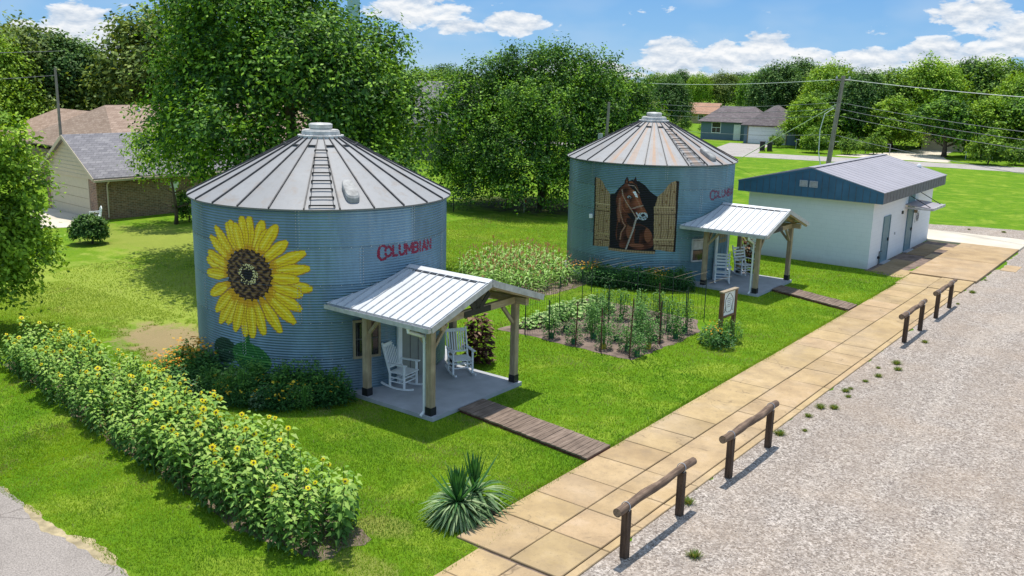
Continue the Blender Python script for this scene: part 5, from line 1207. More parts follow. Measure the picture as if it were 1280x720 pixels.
while x < -11.0:
    lo = np.interp(x, [e[0] for e in EDGE], [e[1] for e in EDGE]) - .12; hi = np.interp(x, [e[0] for e in EDGE], [e[2] for e in EDGE])
    y = lo
    while y < hi:
        k = rs.randint(8); 
        if rs.rand() < .05: y += .3; continue
        if not used[k]: o = protosf[k]; used[k] = True
        else: o = copy_tree(protosf[k])
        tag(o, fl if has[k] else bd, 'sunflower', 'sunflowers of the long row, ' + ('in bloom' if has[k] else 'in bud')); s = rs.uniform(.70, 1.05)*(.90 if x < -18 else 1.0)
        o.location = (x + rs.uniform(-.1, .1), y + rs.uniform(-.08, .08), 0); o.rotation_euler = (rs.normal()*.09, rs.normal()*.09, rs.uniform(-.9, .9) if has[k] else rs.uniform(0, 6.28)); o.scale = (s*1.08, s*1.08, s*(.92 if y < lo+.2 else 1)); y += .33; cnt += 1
    x += .30

# ---- corn
def corn_proto(seed):
    rs = rng(seed); mb = MB(); h = rs.uniform(.9, 1.2); Vs, Cs = [], []
    for i in range(9):
        z = h*(.12+.8*i/9); a = (i % 2)*PI + rs.uniform(-.6, .6); L = rs.uniform(.32, .5); d = Vector((math.cos(a), math.sin(a), 0)); s_ = Vector((-math.sin(a), math.cos(a), 0)); prev = Vector((0, 0, z)); w0 = .03
        c = np.array([(.14, .30, .04), (.26, .46, .08), (.42, .58, .2)][rs.randint(3)])
        for j in range(4):
            f = (j+1)/4; nx = Vector((0, 0, z)) + d*L*f + Vector((0, 0, L*(.75*f - 1.15*f*f))); w1 = .032*(1-f**2) + .002; Vs.append([prev-s_*w0, prev+s_*w0, nx+s_*w1, nx-s_*w1]); Cs.append(c*rs.uniform(.85, 1.15)); prev, w0 = nx, w1
    for i in range(6):
        a = rs.uniform(0, 6.28); b = Vector((0, 0, h)); e = b + Vector((math.cos(a)*.07, math.sin(a)*.07, rs.uniform(.08, .2))); s_ = Vector((-math.sin(a), math.cos(a), 0))*.009; Vs.append([b-s_, b+s_, e+s_, e-s_]); Cs.append(np.array((.45, .22, .14))*rs.uniform(.8, 1.2))
    for q in ((1, 0, 0), (0, 1, 0)):
        q = Vector(q)*.012; Vs.append([-q, q, q*.5+Vector((0, 0, h)), -q*.5+Vector((0, 0, h))]); Cs.append(np.array((.20, .26, .08)))
    return quads('corn_plant', Vs, Cs, M['leaf'], None)
cp = [corn_proto(200+i) for i in range(6)]; usedc = [0]*6; rs = rng(4)
bed = [(-23.9, 28.0), (-20.9, 25.9), (-19.6, 27.4), (-19.3, 30.3), (-21.0, 31.6), (-23.3, 33.2), (-24.5, 31)]
def inside(x, y, P):
    r = False; j = len(P)-1
    for i in range(len(P)):
        if (P[i][1] > y) != (P[j][1] > y) and x < (P[j][0]-P[i][0])*(y-P[i][1])/(P[j][1]-P[i][1])+P[i][0]: r = not r
        j = i
    return r
for ix in range(24):
    for iy in range(28):
        x = -24.6 + ix*.33; y = 25.7 + iy*.29
        if not inside(x, y, bed): continue
        if math.hypot(x-BIN2[0], y-BIN2[1]) < 3.7: continue
        k = rs.randint(6); o = cp[k] if not usedc[k] else copy_tree(cp[k]); usedc[k] = 1
        tag(o, 'short corn plant with a reddish tassel in the patch left of the horse bin', 'corn plant', 'corn plants in the patch'); o.location = (x+rs.uniform(-.08, .08), y+rs.uniform(-.08, .08), 0); o.rotation_euler = (0, 0, rs.uniform(0, 6.28)); s = rs.uniform(.7, .95); o.scale = (s*1.1, s*1.1, s*rs.uniform(.8, 1.0))

# ---- flower-bed clumps
def clump(name, kind, seed, h, r, n, flowers=None, nf=0, fs=.03, fz=(.7, 1.05)):
    rs = rng(seed); Vs, Cs = [], []
    pal = {'dark': [(.018, .085, .02), (.035, .14, .03), (.075, .22, .04)], 'mid': [(.035, .13, .02), (.08, .23, .03), (.16, .35, .05)], 'grey': [(.06, .14, .06), (.14, .26, .12), (.26, .38, .2)], 'maroon': [(.04, .012, .012), (.11, .04, .03), (.30, .17, .11)],
           'tomato': [(.03, .11, .025), (.08, .21, .04), (.16, .32, .07)], 'squash': [(.06, .19, .02), (.18, .36, .06), (.40, .55, .2)], 'lime': [(.06, .16, .02), (.13, .28, .03), (.24, .4, .05)]}[kind]
    big = kind in ('squash', 'maroon')
    for i in range(n):
        a = rs.uniform(0, 6.28); q = math.sqrt(rs.rand())*r; z = h*rs.uniform(.08, 1)*(1-.45*(q/r)**2); p = Vector((q*math.cos(a), q*math.sin(a), z)); L = (.17 if big else .085 if kind != 'dark' else .12)*rs.uniform(.7, 1.3)
        d = (math.cos(a+rs.normal()*.7), math.sin(a+rs.normal()*.7), rs.uniform(-.2, .9) if not big else rs.uniform(-.1, .4)); plant_leaf(Vs, Cs, p, d, L, L*(.85 if big else .45), .3, pal[min(2, int(rs.rand()*2.2 + z/h*.9))], rs)
    for i in range(max(4, n//30)):
        a = rs.uniform(0, 6.28); q = rs.uniform(.1, .8)*r; b = Vector((q*.5*math.cos(a), q*.5*math.sin(a), 0)); e = Vector((q*math.cos(a), q*math.sin(a), h*.8)); s_ = Vector((.008, 0, 0)); Vs.append([b-s_, b+s_, e+s_, e-s_]); Cs.append(np.array(pal[1]))
    for i in range(nf if flowers else 0):
        a = rs.uniform(0, 6.28); q = math.sqrt(rs.rand())*r*.9; p = Vector((q*math.cos(a), q*math.sin(a), h*rs.uniform(*fz))); nrm = Vector((rs.normal()*.4, rs.normal()*.4-.2, 1)).normalized(); u = nrm.orthogonal().normalized(); v = nrm.cross(u)
        c = np.array(flowers[rs.randint(len(flowers))])*rs.uniform(.85, 1.1); s = fs*rs.uniform(.7, 1.3)
        for k in range(6):
            t0 = k*PI/3; e = u*math.cos(t0)+v*math.sin(t0); w_ = (u*-math.sin(t0)+v*math.cos(t0))*s*.4; Vs.append([p, p+e*s*.6+w_, p+e*s*1.1, p+e*s*.6-w_]); Cs.append(c)
    return quads(name, Vs, Cs, M['leaf'], None)
def rosette(o, label, cat, x, y, s=1, group=None):
    tag(o, label, cat, group); o.location = (x, y, 0); o.scale = (s, s, s); o.rotation_euler = (0, 0, (x*7+y*3) % 6.28)
OR = [(.85, .32, .02), (.8, .45, .03)]; YE = [(.85, .60, .03), (.8, .5, .02)]
P_dark = clump('foliage_plant', 'dark', 301, .75, .34, 300); P_fea = clump('foliage_plant', 'mid', 302, .95, .26, 300); P_big = clump('broadleaf_plant', 'squash', 303, .8, .4, 90)
P_or = clump('flowering_plant', 'mid', 304, .8, .36, 260, OR, 22, .034); P_ye = clump('flowering_plant', 'dark', 305, .6, .36, 240, YE, 14, .036); P_gr = clump('foliage_plant', 'grey', 306, .6, .28, 240)
pool = {'dark': [P_dark, 'dark green feathery plant in the bed', 'plant'], 'mid': [P_fea, 'upright mid green plant in the bed', 'plant'], 'or': [P_or, 'orange flowering plant in the bed', 'flowering plant'], 'ye': [P_ye, 'yellow flowering plant in the bed', 'flowering plant'], 'gr': [P_gr, 'grey green leafy plant in the bed', 'plant'], 'big': [P_big, 'broad leaved plant in the bed', 'plant']}
first = {k: True for k in pool}
def put(kind, x, y, s, where, g_):
    o, lab, cat = pool[kind]
    if first[kind]: first[kind] = False
    else: o = copy_tree(o)
    rosette(o, lab + where, cat, x, y, s, lab.split(' in the')[0] + 's ' + g_)
rs = rng(12)
for i, dg in enumerate(np.arange(-112, -36, 2.9)):
    for j, rr_ in enumerate((3.72, 4.08, 4.42)):
        if dg > -48 and j == 2: continue
        a = R(dg + rs.uniform(-1.2, 1.2)); q = rr_ + rs.uniform(-.08, .1); x, y = BIN1[0]+q*math.cos(a), BIN1[1]+q*math.sin(a)
        if dg < -98: kind = 'or' if rs.rand() < .7 else 'mid'
        else: kind = ['dark', 'ye', 'mid', 'ye', 'dark', 'gr', 'mid'][rs.randint(7)]
        if j == 0 and kind == 'ye': kind = 'mid'
        if j == 0 and -84 < dg < -78: kind = 'big'
        put(kind, x, y, rs.uniform(.85, 1.2)*(1.05 - .14*j)*(1.0 if dg > -98 else 1.1), ' at the foot of the sunflower bin', 'at the sunflower bin')
for i, dg in enumerate(np.arange(-96, -38, 3.3)):
    for j, rr_ in enumerate((3.7, 4.05, 4.35)):
        a = R(dg + rs.uniform(-1.2, 1.2)); q = rr_ + rs.uniform(-.08, .1); x, y = BIN2[0]+q*math.cos(a), BIN2[1]+q*math.sin(a)
        kind = ['dark', 'dark', 'mid', 'dark', 'gr', 'dark'][rs.randint(6)]
        if dg < -90: kind = 'or'
        if -58 < dg < -50 and j > 0: kind = 'or'
        put(kind, x, y, rs.uniform(.8, 1.1), ' at the foot of the horse bin', 'at the horse bin')
for i in range(7):   # flowers round the sign board
    a = i*.9; x, y = -11.35 + .38*math.cos(a)*(i > 0), 25.95 + .55*math.sin(a)*(i > 0); kind = ['mid', 'mid', 'mid', 'or', 'dark', 'or', 'ye'][i]
    put(kind, x, y, rs.uniform(.75, .95), ' round the posts of the framed sign', 'round the framed sign')
pm = clump('red_leaf_shrub', 'maroon', 310, 1.7, .38, 420); rosette(pm, 'tall dark maroon leafy shrub beside the sunflower bin porch', 'shrub', -15.75, 19.45, 1)
pm2 = copy_tree(pm); rosette(pm2, 'tall dark maroon leafy shrub beside the horse bin porch', 'shrub', -15.35, 36.95, 1)

# ---- tomato plants with collars, squash
tp = []
for i in range(4):
    rs_ = rng(320+i); t = empty('tomato_plant'); c_ = clump('foliage', 'tomato', 320+i, (1.1, .95, .85, 1.0)[i], .27, 330); c_.parent = t
    mb = MB(); mb.lathe([(.085, 0), (.085, .17), (.078, .17), (.078, .02)], 14, capt=False); mb.build('collar', M['green_plastic'] if i != 3 else M['yellow_plastic'], t)
    mb = MB(); mb.tube([(0, 0, 0), (.01, 0, .85)], .008, 5, (.08, .14, .04)); mb.build('stem', M['leaf'], t); tp.append(t)
TP = [(-15.69,22.97,0),(-15.74,23.88,1),(-14.80,22.92,2),(-14.65,23.80,0),(-15.85,25.86,1),(-16.00,26.76,3),(-14.81,24.65,0),(-13.99,24.07,1),(-13.84,23.07,3),(-12.68,23.07,2),(-12.82,23.98,3),(-13.90,25.36,0),(-12.71,25.54,2),(-14.14,27.04,0),(-15.28,24.6,1),(-14.30,25.9,0),(-12.85,26.45,0),(-13.5,24.7,0),(-13.1,24.9,2),(-15.2,26.4,0),(-14.9,27.2,1),(-13.3,26.2,0),(-13.2,23.4,2)]
ft = [1]*4
for x, y, k in TP:
    o = tp[k] if ft[k] else copy_tree(tp[k]); ft[k] = 0
    rosette(o, 'tomato plant in a yellow collar in the vegetable bed' if k == 3 else 'tomato plant in a green collar in the vegetable bed', 'tomato plant', x, y, random.uniform(.9, 1.15), 'tomato plants, ' + ('yellow' if k == 3 else 'green') + ' collars')
sq = clump('squash_plant', 'squash', 330, .42, .38, 110); f_ = True
for x, y in ((-17.1,24.41),(-16.76,24.05),(-17.24,26.85),(-17.3,26.09),(-16.6,25.45),(-17.0,23.52),(-16.9,25.0),(-16.6,26.3),(-17.2,25.6),(-16.9,27.4),(-16.3,27.0)):
    o = sq if f_ else copy_tree(sq); f_ = False; rosette(o, 'pale green squash plant at the left side of the vegetable bed', 'squash plant', x, y, random.uniform(.75, 1.1), 'squash plants')

# ---- yucca
def yucca(seed, h, n):
    rs = rng(seed); Vs, Cs = [], []
    for i in range(n):
        f = i/n; a = i*2.39996; el_ = (1-f)*1.35 - .18 if f > .25 else 1.45 - f*.9; L = h*(.75 + .25*math.sin(f*3))*rs.uniform(.85, 1.12)
        d = Vector((math.cos(a)*math.cos(el_), math.sin(a)*math.cos(el_), math.sin(el_))); s_ = Vector((-math.sin(a), math.cos(a), 0)); b = Vector((0, 0, .16 + .22*(1-f))); prev = b; w0 = .02
        c = np.array((.05, .17, .04)) if f < .32 else np.array([(.16, .27, .10), (.34, .44, .22), (.09, .18, .07)][rs.randint(3)])
        for j in range(4):
            g_ = (j+1)/4; nx = b + d*L*g_ + Vector((0, 0, -.55*L*g_*g_*(f > .3))); w1 = .034*(1-abs(g_-.4)*1.2) if g_ < 1 else .001
            nrm = Vector((0, 0, .006)); Vs.append([prev-s_*w0, prev+nrm, nx+nrm, nx-s_*w1]); Vs.append([prev+nrm, prev+s_*w0, nx+s_*w1, nx+nrm]); Cs.append(c*.8); Cs.append(c*1.15); prev, w0 = nx, w1
    return Vs, Cs
def yucca_thing(label, x, y, h, n, seed):
    t = thing('yucca', label, 'yucca', (x, y, 0)); V, C = yucca(seed, h, n); quads('leaf_rosette', V, C, M['leaf'], t)
    mb = MB(); mb.tube([(0, 0, 0), (0, 0, .25)], [.09, .05], 8); mb.build('trunk', M['bark'], t)
yucca_thing('spiky yucca clump nearer the sidewalk step, with pale drooping leaves', -10.1, 11.95, .78, 270, 1)
yucca_thing('upright spiky yucca just behind the larger yucca clump', -10.15, 12.5, .92, 120, 2)

# ---- weeds in the gravel
from_ = [(-6.6,25.9),(-6.35,26.9),(-6.75,25.2),(-6.9,24.0),(-6.84,26.7),(-6.55,27.5),(-6.86,24.3),(-6.7,23.6),(-6.7,22.5),(-6.72,20.5),(-7.1,19.9),(-6.98,22.3),(-7.0,21.5),(-6.9,39.4),(-7.0,42.4),(-6.5,30.5),(-7.12,15.3),(-6.1,13.5),(-6.9,36.9),(-10.6,57.0),(-8.9,57.4)]
rs = rng(77); Vs, Cs = [], []
for i in range(260):
    a = rs.uniform(0, 6.28); q = abs(rs.normal())*.05; b = Vector((q*math.cos(a), q*math.sin(a), .008)); e = b + Vector((math.cos(a)*.05, math.sin(a)*.05, rs.uniform(.03, .09))); s_ = Vector((-math.sin(a), math.cos(a), 0))*.006; Vs.append([b-s_, b+s_, e+s_*.3, e-s_*.3]); Cs.append(np.array([(.09, .19, .02), (.18, .26, .05), (.3, .28, .1)][rs.randint(3)]))
wd = quads('weed_tuft', Vs, Cs, M['grass'], None); f_ = True
for x, y in from_:
    o = wd if f_ else copy_tree(wd); f_ = False; rosette(o, 'grassy weed tuft growing at the edge of the gravel', 'weed', x, y, rs.uniform(.6, 1.3), 'weeds in the gravel')

# ---- grass blades (nobody could count them)
def excluded(X, Y):
    m_ = (np.hypot(X-BIN1[0], Y-BIN1[1]) < 3.5) | (np.hypot(X-BIN2[0], Y-BIN2[1]) < 3.5)
    m_ |= (X > -17) & (X < -13.6) & (Y > 15.2) & (Y < 18.8); m_ |= (X > -16.5) & (X < -12.95) & (Y > 32.75) & (Y < 36.35)
    yy = -.5*(X+13.66)/4; m_ |= (X > -13.7) & (Y > 16.13+yy) & (Y < 17.12+yy)
    yy = -1.25*(X+13.0)/3.34; m_ |= (X > -13.0) & (Y > 34.08+yy) & (Y < 35.07+yy)
    m_ |= (X > -17.6) & (X < -12.5) & (Y > 22.6) & (Y < 28.2)
    m_ |= (np.hypot((X+24.2)/2.3, (Y-15.2)/1.6) + (vn(X, Y, 2.2, 1)-.5)*1.2 + (vn(X, Y, 7, 2)-.5)*.8 < 1)
    return m_
rs = rng(5)
VG = rng(99).rand(4, 128, 128)
def vn(X_, Y_, sc, k):
    x = X_*sc; y = Y_*sc; i = np.floor(x).astype(int); j = np.floor(y).astype(int); u = x-i; v = y-j; u = u*u*(3-2*u); v = v*v*(3-2*v); G = VG[k]
    return (G[i % 128, j % 128]*(1-u)+G[(i+1) % 128, j % 128]*u)*(1-v) + (G[i % 128, (j+1) % 128]*(1-u)+G[(i+1) % 128, (j+1) % 128]*u)*v
def blades(n, x0, x1, y0, y1, hmin, hmax, wdt, cond):
    X_ = rs.uniform(x0, x1, n); Y_ = rs.uniform(y0, y1, n); k = ~excluded(X_, Y_) & cond(X_, Y_); X_, Y_ = X_[k], Y_[k]; n = len(X_)
    a = rs.uniform(0, 6.28, n); h = rs.uniform(hmin, hmax, n); l = rs.normal(size=(n, 2))*.45*h[:, None]; w_ = wdt*rs.uniform(.6, 1.2, n)
    B = np.stack([X_, Y_, np.zeros(n)], 1); S_ = np.stack([np.cos(a)*w_, np.sin(a)*w_, np.zeros(n)], 1)
    V = np.stack([B-S_, B+S_, B+np.stack([l[:, 0], l[:, 1], h], 1)], 1)
    big = .45*vn(X_, Y_, .45, 0) + .35*vn(X_, Y_, 1.7, 1) + .2*vn(X_, Y_, 5, 2); f = np.clip(rs.rand(n)*.45 + (big-.5)*1.7 + .28, 0, 1)[:, None]; dp = vn(X_, Y_, .8, 3)*.6 + vn(X_, Y_, 3.1, 2)*.4
    C = np.array((.115, .25, .008))*(1-f) + np.array((.37, .51, .02))*f; lw = np.clip((-20.5-X_)/4, 0, 1)*np.clip((Y_-12)/2, 0, 1)*.45; C = C*(1-lw[:, None]) + np.array((.42, .50, .07))*lw[:, None]; dry = rs.rand(n) < np.clip(.04 + (dp-.60)*2.6 + lw*.3, .02, .6); C[dry] = (.32, .32, .10); return V, C
edge = lambda X_, Y_: ((X_ < -9.66) | ((X_ < -9.1) & (Y_ < 11.36))) & ~((X_ > -13) & (Y_ < 7.0)) & ~((X_ > -9.12) & (Y_ < 11.4))
parts_ = [blades(160000, -20, -9.05, 7.2, 16, .025, .06, .007, edge), blades(110000, -34, -18, 7.4, 17, .03, .06, .010, edge), blades(36000, -21, -9.66, 33, 41, .03, .06, .014, lambda X_, Y_: X_ < -9.7), blades(60000, -33, -22, 24, 42, .03, .07, .016, edge), blades(90000, -18, -9.6, 16, 33, .03, .06, .011, edge),
          blades(9000, -9.78, -9.55, 12.6, 40.5, .04, .10, .009, lambda X_, Y_: X_ < -9.52 - .1*np.sin(Y_*1.7)*np.sin(Y_*.6)), blades(7000, -13.8, -8.95, 7.0, 12.4, .04, .09, .008, lambda X_, Y_: (np.abs(X_ + 9.1) < .10) | ((Y_ < 7.3))),
          blades(40000, -36, -17, 17, 30, .03, .07, .016, edge)]
o = quads('grass', np.concatenate([p[0] for p in parts_]), np.concatenate([p[1] for p in parts_]), M['grass'], None); tag(o, 'short mown green grass of the lawn round the grain bins', 'grass', kind='stuff')

# ---- loose stones
n = 30000; X_ = rs.uniform(-7.4, 2.5, n); Y_ = rs.uniform(8.5, 34, n)**1.0; k = (X_ > -7.25); X_, Y_ = X_[k], Y_[k]; n = len(X_); s_ = rs.uniform(.007, .018, n); a = rs.uniform(0, 6.28, n)
P0 = np.stack([X_, Y_, np.full(n, .004)], 1); rot = lambda t, r_: np.stack([np.cos(a+t)*s_*r_, np.sin(a+t)*s_*r_, np.zeros(n)], 1)
tip = P0 + np.stack([rs.normal(size=n)*.003, rs.normal(size=n)*.003, s_*rs.uniform(.8, 1.4, n)], 1); T_ = [rot(0, 1), rot(1.9, .8), rot(3.6, 1.1), rot(5, .8)]
V = np.concatenate([np.stack([P0+T_[i], P0+T_[(i+1) % 4], tip], 1) for i in range(4)]); c0 = np.array([(.26, .22, .19), (.38, .32, .275), (.54, .47, .41), (.15, .125, .11), (.36, .28, .21)])[rs.randint(5, size=n)]
o = quads('gravel_stones', V, np.tile(c0, (4, 1)), M['stone'] if 'stone' in M else M['paint'], None); tag(o, 'loose pale gravel stones scattered over the parking lot', 'gravel', kind='stuff')

# ------------------------------------------------------------------ houses, fences, poles, far things
def gable_roof(parent, x0, x1, y0, y1, ze, zr, m_, axis='y', over=.35, name='roof', hip=0):
    mb = MB(); th = .08
    if axis == 'y':
        xm = (x0+x1)/2; sl = (zr-ze)/((x1-x0)/2); a = x0-over; b = x1+over; zo = ze-over*sl; ya, yb = y0-over, y1+over
        mb.prism([(b, ya, zo), (b, yb, zo), (xm, yb-hip, zr), (xm, ya+hip, zr)], (0, 0, th)); mb.prism([(xm, ya+hip, zr), (xm, yb-hip, zr), (a, yb, zo), (a, ya, zo)], (0, 0, th))
        if hip: mb.prism([(a, ya, zo), (b, ya, zo), (xm, ya+hip, zr)], (0, 0, th)); mb.prism([(b, yb, zo), (a, yb, zo), (xm, yb-hip, zr)], (0, 0, th))
    else:
        ym = (y0+y1)/2; sl = (zr-ze)/((y1-y0)/2); a = y0-over; b = y1+over; zo = ze-over*sl; xa, xb = x0-over, x1+over
        mb.prism([(xa, a, zo), (xb, a, zo), (xb-hip, ym, zr), (xa+hip, ym, zr)], (0, 0, th)); mb.prism([(xa+hip, ym, zr), (xb-hip, ym, zr), (xb, b, zo), (xa, b, zo)], (0, 0, th))
        if hip: mb.prism([(xb, a, zo), (xb, b, zo), (xb-hip, ym, zr)], (0, 0, th)); mb.prism([(xa, b, zo), (xa, a, zo), (xa+hip, ym, zr)], (0, 0, th))
    return mb.build(name, m_, parent)
def window_on(parent, p, w_, h_, axis, m_=None):
    """p lower left corner on a wall; axis 'x' wall runs along x (faces -y), 'y' wall runs along y (faces +x)"""
    x, y, z = p; mb = MB()
    def b(u0, u1, z0, z1, d0, d1): mb.box((x+u0, y-d1, z+z0), (x+u1, y-d0, z+z1)) if axis == 'x' else mb.box((x+d0, y+u0, z+z0), (x+d1, y+u1, z+z1))
    b(-.08, 0, -.08, h_+.08, 0, .06); b(w_, w_+.08, -.08, h_+.08, 0, .06); b(0, w_, h_, h_+.08, 0, .06); b(0, w_, -.08, 0, 0, .06); b(0, w_, h_/2-.03, h_/2+.03, .03, .05); b(w_/2-.02, w_/2+.02, 0, h_/2-.03, .03, .05)
    f = mb.build('window', m_ or M['white'], parent); mb = MB(); b(0, w_, 0, h_, .0, .028); mb.build('pane', M['glassdark'], f)
def garage_door(parent, x0, x1, y, h_, m_, fr):
    mb = MB(); mb.box((x0, y-.02, .02), (x1, y+.03, h_)); d = mb.build('garage_door', m_, parent)
    mb = MB(); 
    for k in range(1, 4): mb.box((x0, y-.028, h_*k/4-.012), (x1, y-.021, h_*k/4+.012))
    mb.build('panel_joint', M['tan_trim'] if m_ != M['white'] else M['steel'], d)
    mb = MB(); mb.box((x0-.12, y-.05, 0), (x0, y+.03, h_+.12)); mb.box((x1, y-.05, 0), (x1+.12, y+.03, h_+.12)); mb.box((x0, y-.05, h_), (x1, y+.03, h_+.12)); mb.build('door_frame', fr, parent)

def brick_house():
    t = thing('brick_house', 'brick house with a cream gabled garage wing and brown shingle roof', 'house', (-46.1, 25.3, 0), R(-4))
    W = 6.0
    mb = MB(); mb.box((-W, .02, 0), (0, 8.5, 2.3)); mb.build('wall', M['brick'], t)
    mb = MB(); mb.box((-.75, -.05, 0), (.03, .018, 2.3)); mb.build('corner_pier', M['brick'], t)
    mb = MB(); mb.box((-W, -.05, 0), (-W+.5, .018, 2.3)); mb.build('corner_pier', M['brick'], t)
    mb = MB(); mb.prism([(-W-.2, -.08, 2.1), (.2, -.08, 2.1), (.2, -.08, 2.25), (-W/2, -.08, 4.12), (-W-.2, -.08, 2.25)], (0, .09, 0)); gs = mb.build('gable_siding', M['siding'], t)
    mb = MB()
    for k in range(9):
        z = 2.25 + k*.2; hw = (W/2)*(1-(z-2.2)/1.95); 
        if hw > .1: mb.box((-W/2-hw, -.1, z), (-W/2+hw, -.082, z+.03))
    mb.build('siding_lap', M['creamdoor'], gs)
    garage_door(t, -5.4, -.95, -.0, 2.05, M['creamdoor'], M['siding'])
    gable_roof(t, -W, 0, 0, 8.5, 2.33, 4.2, M['shingle_grey'], over=.3)
    mb = MB()
    for s in (-1, 1): mb.bar((-W/2+s*(W/2+.32), -.33, 2.15), (-W/2, -.33, 4.18), .03, .17)
    mb.build('barge_board', M['siding'], t)
    mb = MB(); mb.box((.30, -.3, 2.03), (.42, 8.8, 2.14)); mb.tube([(.36, .5, 2.05), (.10, .5, 1.85), (.07, .5, .1)], .045, 6); mb.build('gutter', M['siding'], t)
    mb = MB(); mb.tube([(.07, 4.3, .0), (.07, 4.3, 1.7)], .05, 6); mb.box((.0, 4.05, 1.4), (.15, 4.5, 1.75)); mb.build('meter_box', M['white'], t)
    # main house behind
    mb = MB(); mb.box((-21, 4.2, 0), (-6.08, 24, 2.4)); mb.build('wall', M['brick'], t)
    gable_roof(t, -21, -6.08, 4.2, 24, 2.62, 5.25, M['shingle_brown'], over=.0, hip=3.0)
    mb = MB(); mb.box((-30, 6, 0), (-21.1, 15, 2.4)); mb.build('wall', M['brick'], t)
    gable_roof(t, -30, -14, 6, 15, 2.42, 4.4, M['shingle_brown'], axis='x', over=.4, hip=2)
    for k, y in enumerate((9, 12, 15)):
        mb = MB(); z = 4.7; mb.lathe([(.12, 0), (.12, .3), (.17, .32), (.1, .42)], 10); v = mb.build('roof_vent', M['white'], t); v.location = (-12.6, y, 4.75)
    
brick_house()

t = thing('garden_chair', 'white plastic garden chair by the brick corner of the garage', 'chair', (-45.2, 24.6, 0), R(-20))
mb = MB(); mb.box((-.25, -.25, .40), (.25, .25, .44)); mb.build('seat', M['white'], t)
for x in (-.22, .22):
    for y in (-.22, .22): mb = MB(); mb.bar((x, y, 0), (x, y, .41), .04, .04, (1, 0, 0)); mb.build('leg', M['white'], t)
    mb = MB(); mb.bar((x, -.24, .62), (x, .25, .62), .05, .03); mb.bar((x, -.23, .42), (x, -.23, .61), .04, .04, (1, 0, 0)); mb.build('armrest', M['white'], t)
mb = MB(); mb.tube([(-.22, .24, .42), (-.22, .30, .8), (0, .31, .9), (.22, .30, .8), (.22, .24, .42)], .025, 6)
for x in (-.12, -.04, .04, .12): mb.bar((x, .25, .44), (x, .305, .84), .03, .012, (1, 0, 0))
mb.build('backrest', M['white'], t)

def far_house(name, label, loc, rz_, w_, d_, hw, hr, wall, roof, garage=None, axis='x', hip=0, wins=()):
    t = thing(name, label, 'house', loc, rz_)
    mb = MB(); mb.box((0, 0, 0), (w_, d_, hw)); mb.build('wall', wall, t)
    gable_roof(t, 0, w_, 0, d_, hw+.02, hr, roof, axis=axis, over=.45, hip=hip)
    if not hip:
        mb = MB()
        if axis == 'x':
            for x in (0.01, w_-.06): mb.prism([(x, 0, hw), (x, d_, hw), (x, d_/2, hr-.02)], (.05, 0, 0))
        else: mb.prism([(0, .01, hw), (w_, .01, hw), (w_/2, .01, hr-.02)], (0, .05, 0))
        mb.build('gable', wall, t)
    if garage: garage_door(t, garage[0], garage[1], -.03, garage[2], M['white'], M['tan_trim'])
    for a, z, ww, hh in wins: window_on(t, (a, -.0, z), ww, hh, 'x')
    return t
h = far_house('blue_house', 'slate blue house with a white garage door and dark hip roof', (-48.9, 113.8, 0), R(14), 6.4, 9, 2.55, 4.7, M['siding_blue'], M['shingle_dark'], (.55, 5.2, 2.15), axis='y', hip=3.0)
mb = MB(); mb.box((-6.5, 4.5, 0), (-.02, 12, 2.5)); mb.build('wall', M['siding_blue'], h); gable_roof(h, -6.5, 2, 4.5, 12, 2.52, 4.3, M['shingle_dark'], axis='x', over=.45, hip=2.5); window_on(h, (-5, 4.49, .95), 1.1, 1.3, 'x')
mb = MB(); mb.box((-2.1, 4.42, .05), (-1.2, 4.48, 2.1)); d = mb.build('door', M['white'], h)
far_house('small_house', 'small yellowish house with an orange tiled roof far beyond the blue house', (-80.3, 154.5, 0), R(18), 7.6, 6, 1.9, 3.5, M['siding_yellow'], M['shingle_orange'], wins=((4.6, .7, .9, .8),))
far_house('small_house', 'small pale house with a pinkish roof just right of the bushy tree', (-80.5, 142.5, 0), R(18), 5.5, 6, 2.0, 3.9, M['siding_blue'], M['shingle_orange'], axis='y', wins=((2.2, .8, .9, .8),))
far_house('small_house', 'yellow cottage half hidden by a shrub beside the orange-roofed house', (-82.0, 165, 0), R(18), 5, 5, 1.9, 3.3, M['siding_yellow'], M['shingle_brown'], wins=((2.2, .7, 1.2, .9),))
far_house('garden_shed', 'small brown shed beside the dirt driveway in the trees', (-29.5, 123, 0), R(10), 4.6, 4, 2.1, 2.9, M['siding'], M['shingle_brown'], wins=())
far_house('grey_roof_house', 'house with a broad grey-brown roof behind the wooden privacy fence', (-70.5, 72.5, 0), R(36), 9.5, 9, 2.9, 6.9, M['siding_yellow'], M['shingle_grey'], axis='x', hip=1.5, wins=((2, 1, 1.2, 1.2), (6, 1, 1.2, 1.2)))

t = thing('privacy_fence', 'tall grey wooden privacy fence between the big trees', 'fence', (-63.5, 61.3, 0), R(20))
for k in range(5): mb = MB(); mb.box((k*2.2-.05, .03, 0), (k*2.2+.05, .13, 2.3)); mb.build('post', M['fencewood'], t)
for k in range(4):
    mb = MB(); 
    for j in range(14): x = k*2.2+.03+j*.155; mb.box((x, 0, .05), (x+.148, .025, 2.25+.015*((j*7) % 3)))
    mb.build('board_panel', M['fencewood'], t)
t = thing('wire_fence', 'low dark rail fence behind the sunflower bin near the bushy tree', 'fence', (-38.5, 37.5, 0), R(48))
for k in range(4): mb = MB(); mb.tube([(k*1.6, 0, 0), (k*1.6, 0, 1.0)], .03, 6); mb.build('post', M['black'], t)
for z in (.97, .5): mb = MB(); mb.tube([(0, 0, z), (4.8, 0, z)], .022, 6); mb.build('rail', M['black'], t)
t = thing('chain_link_fence', 'long low chain link fence under the trees beyond the far road', 'fence', (-40, 108.5, 0), R(9))
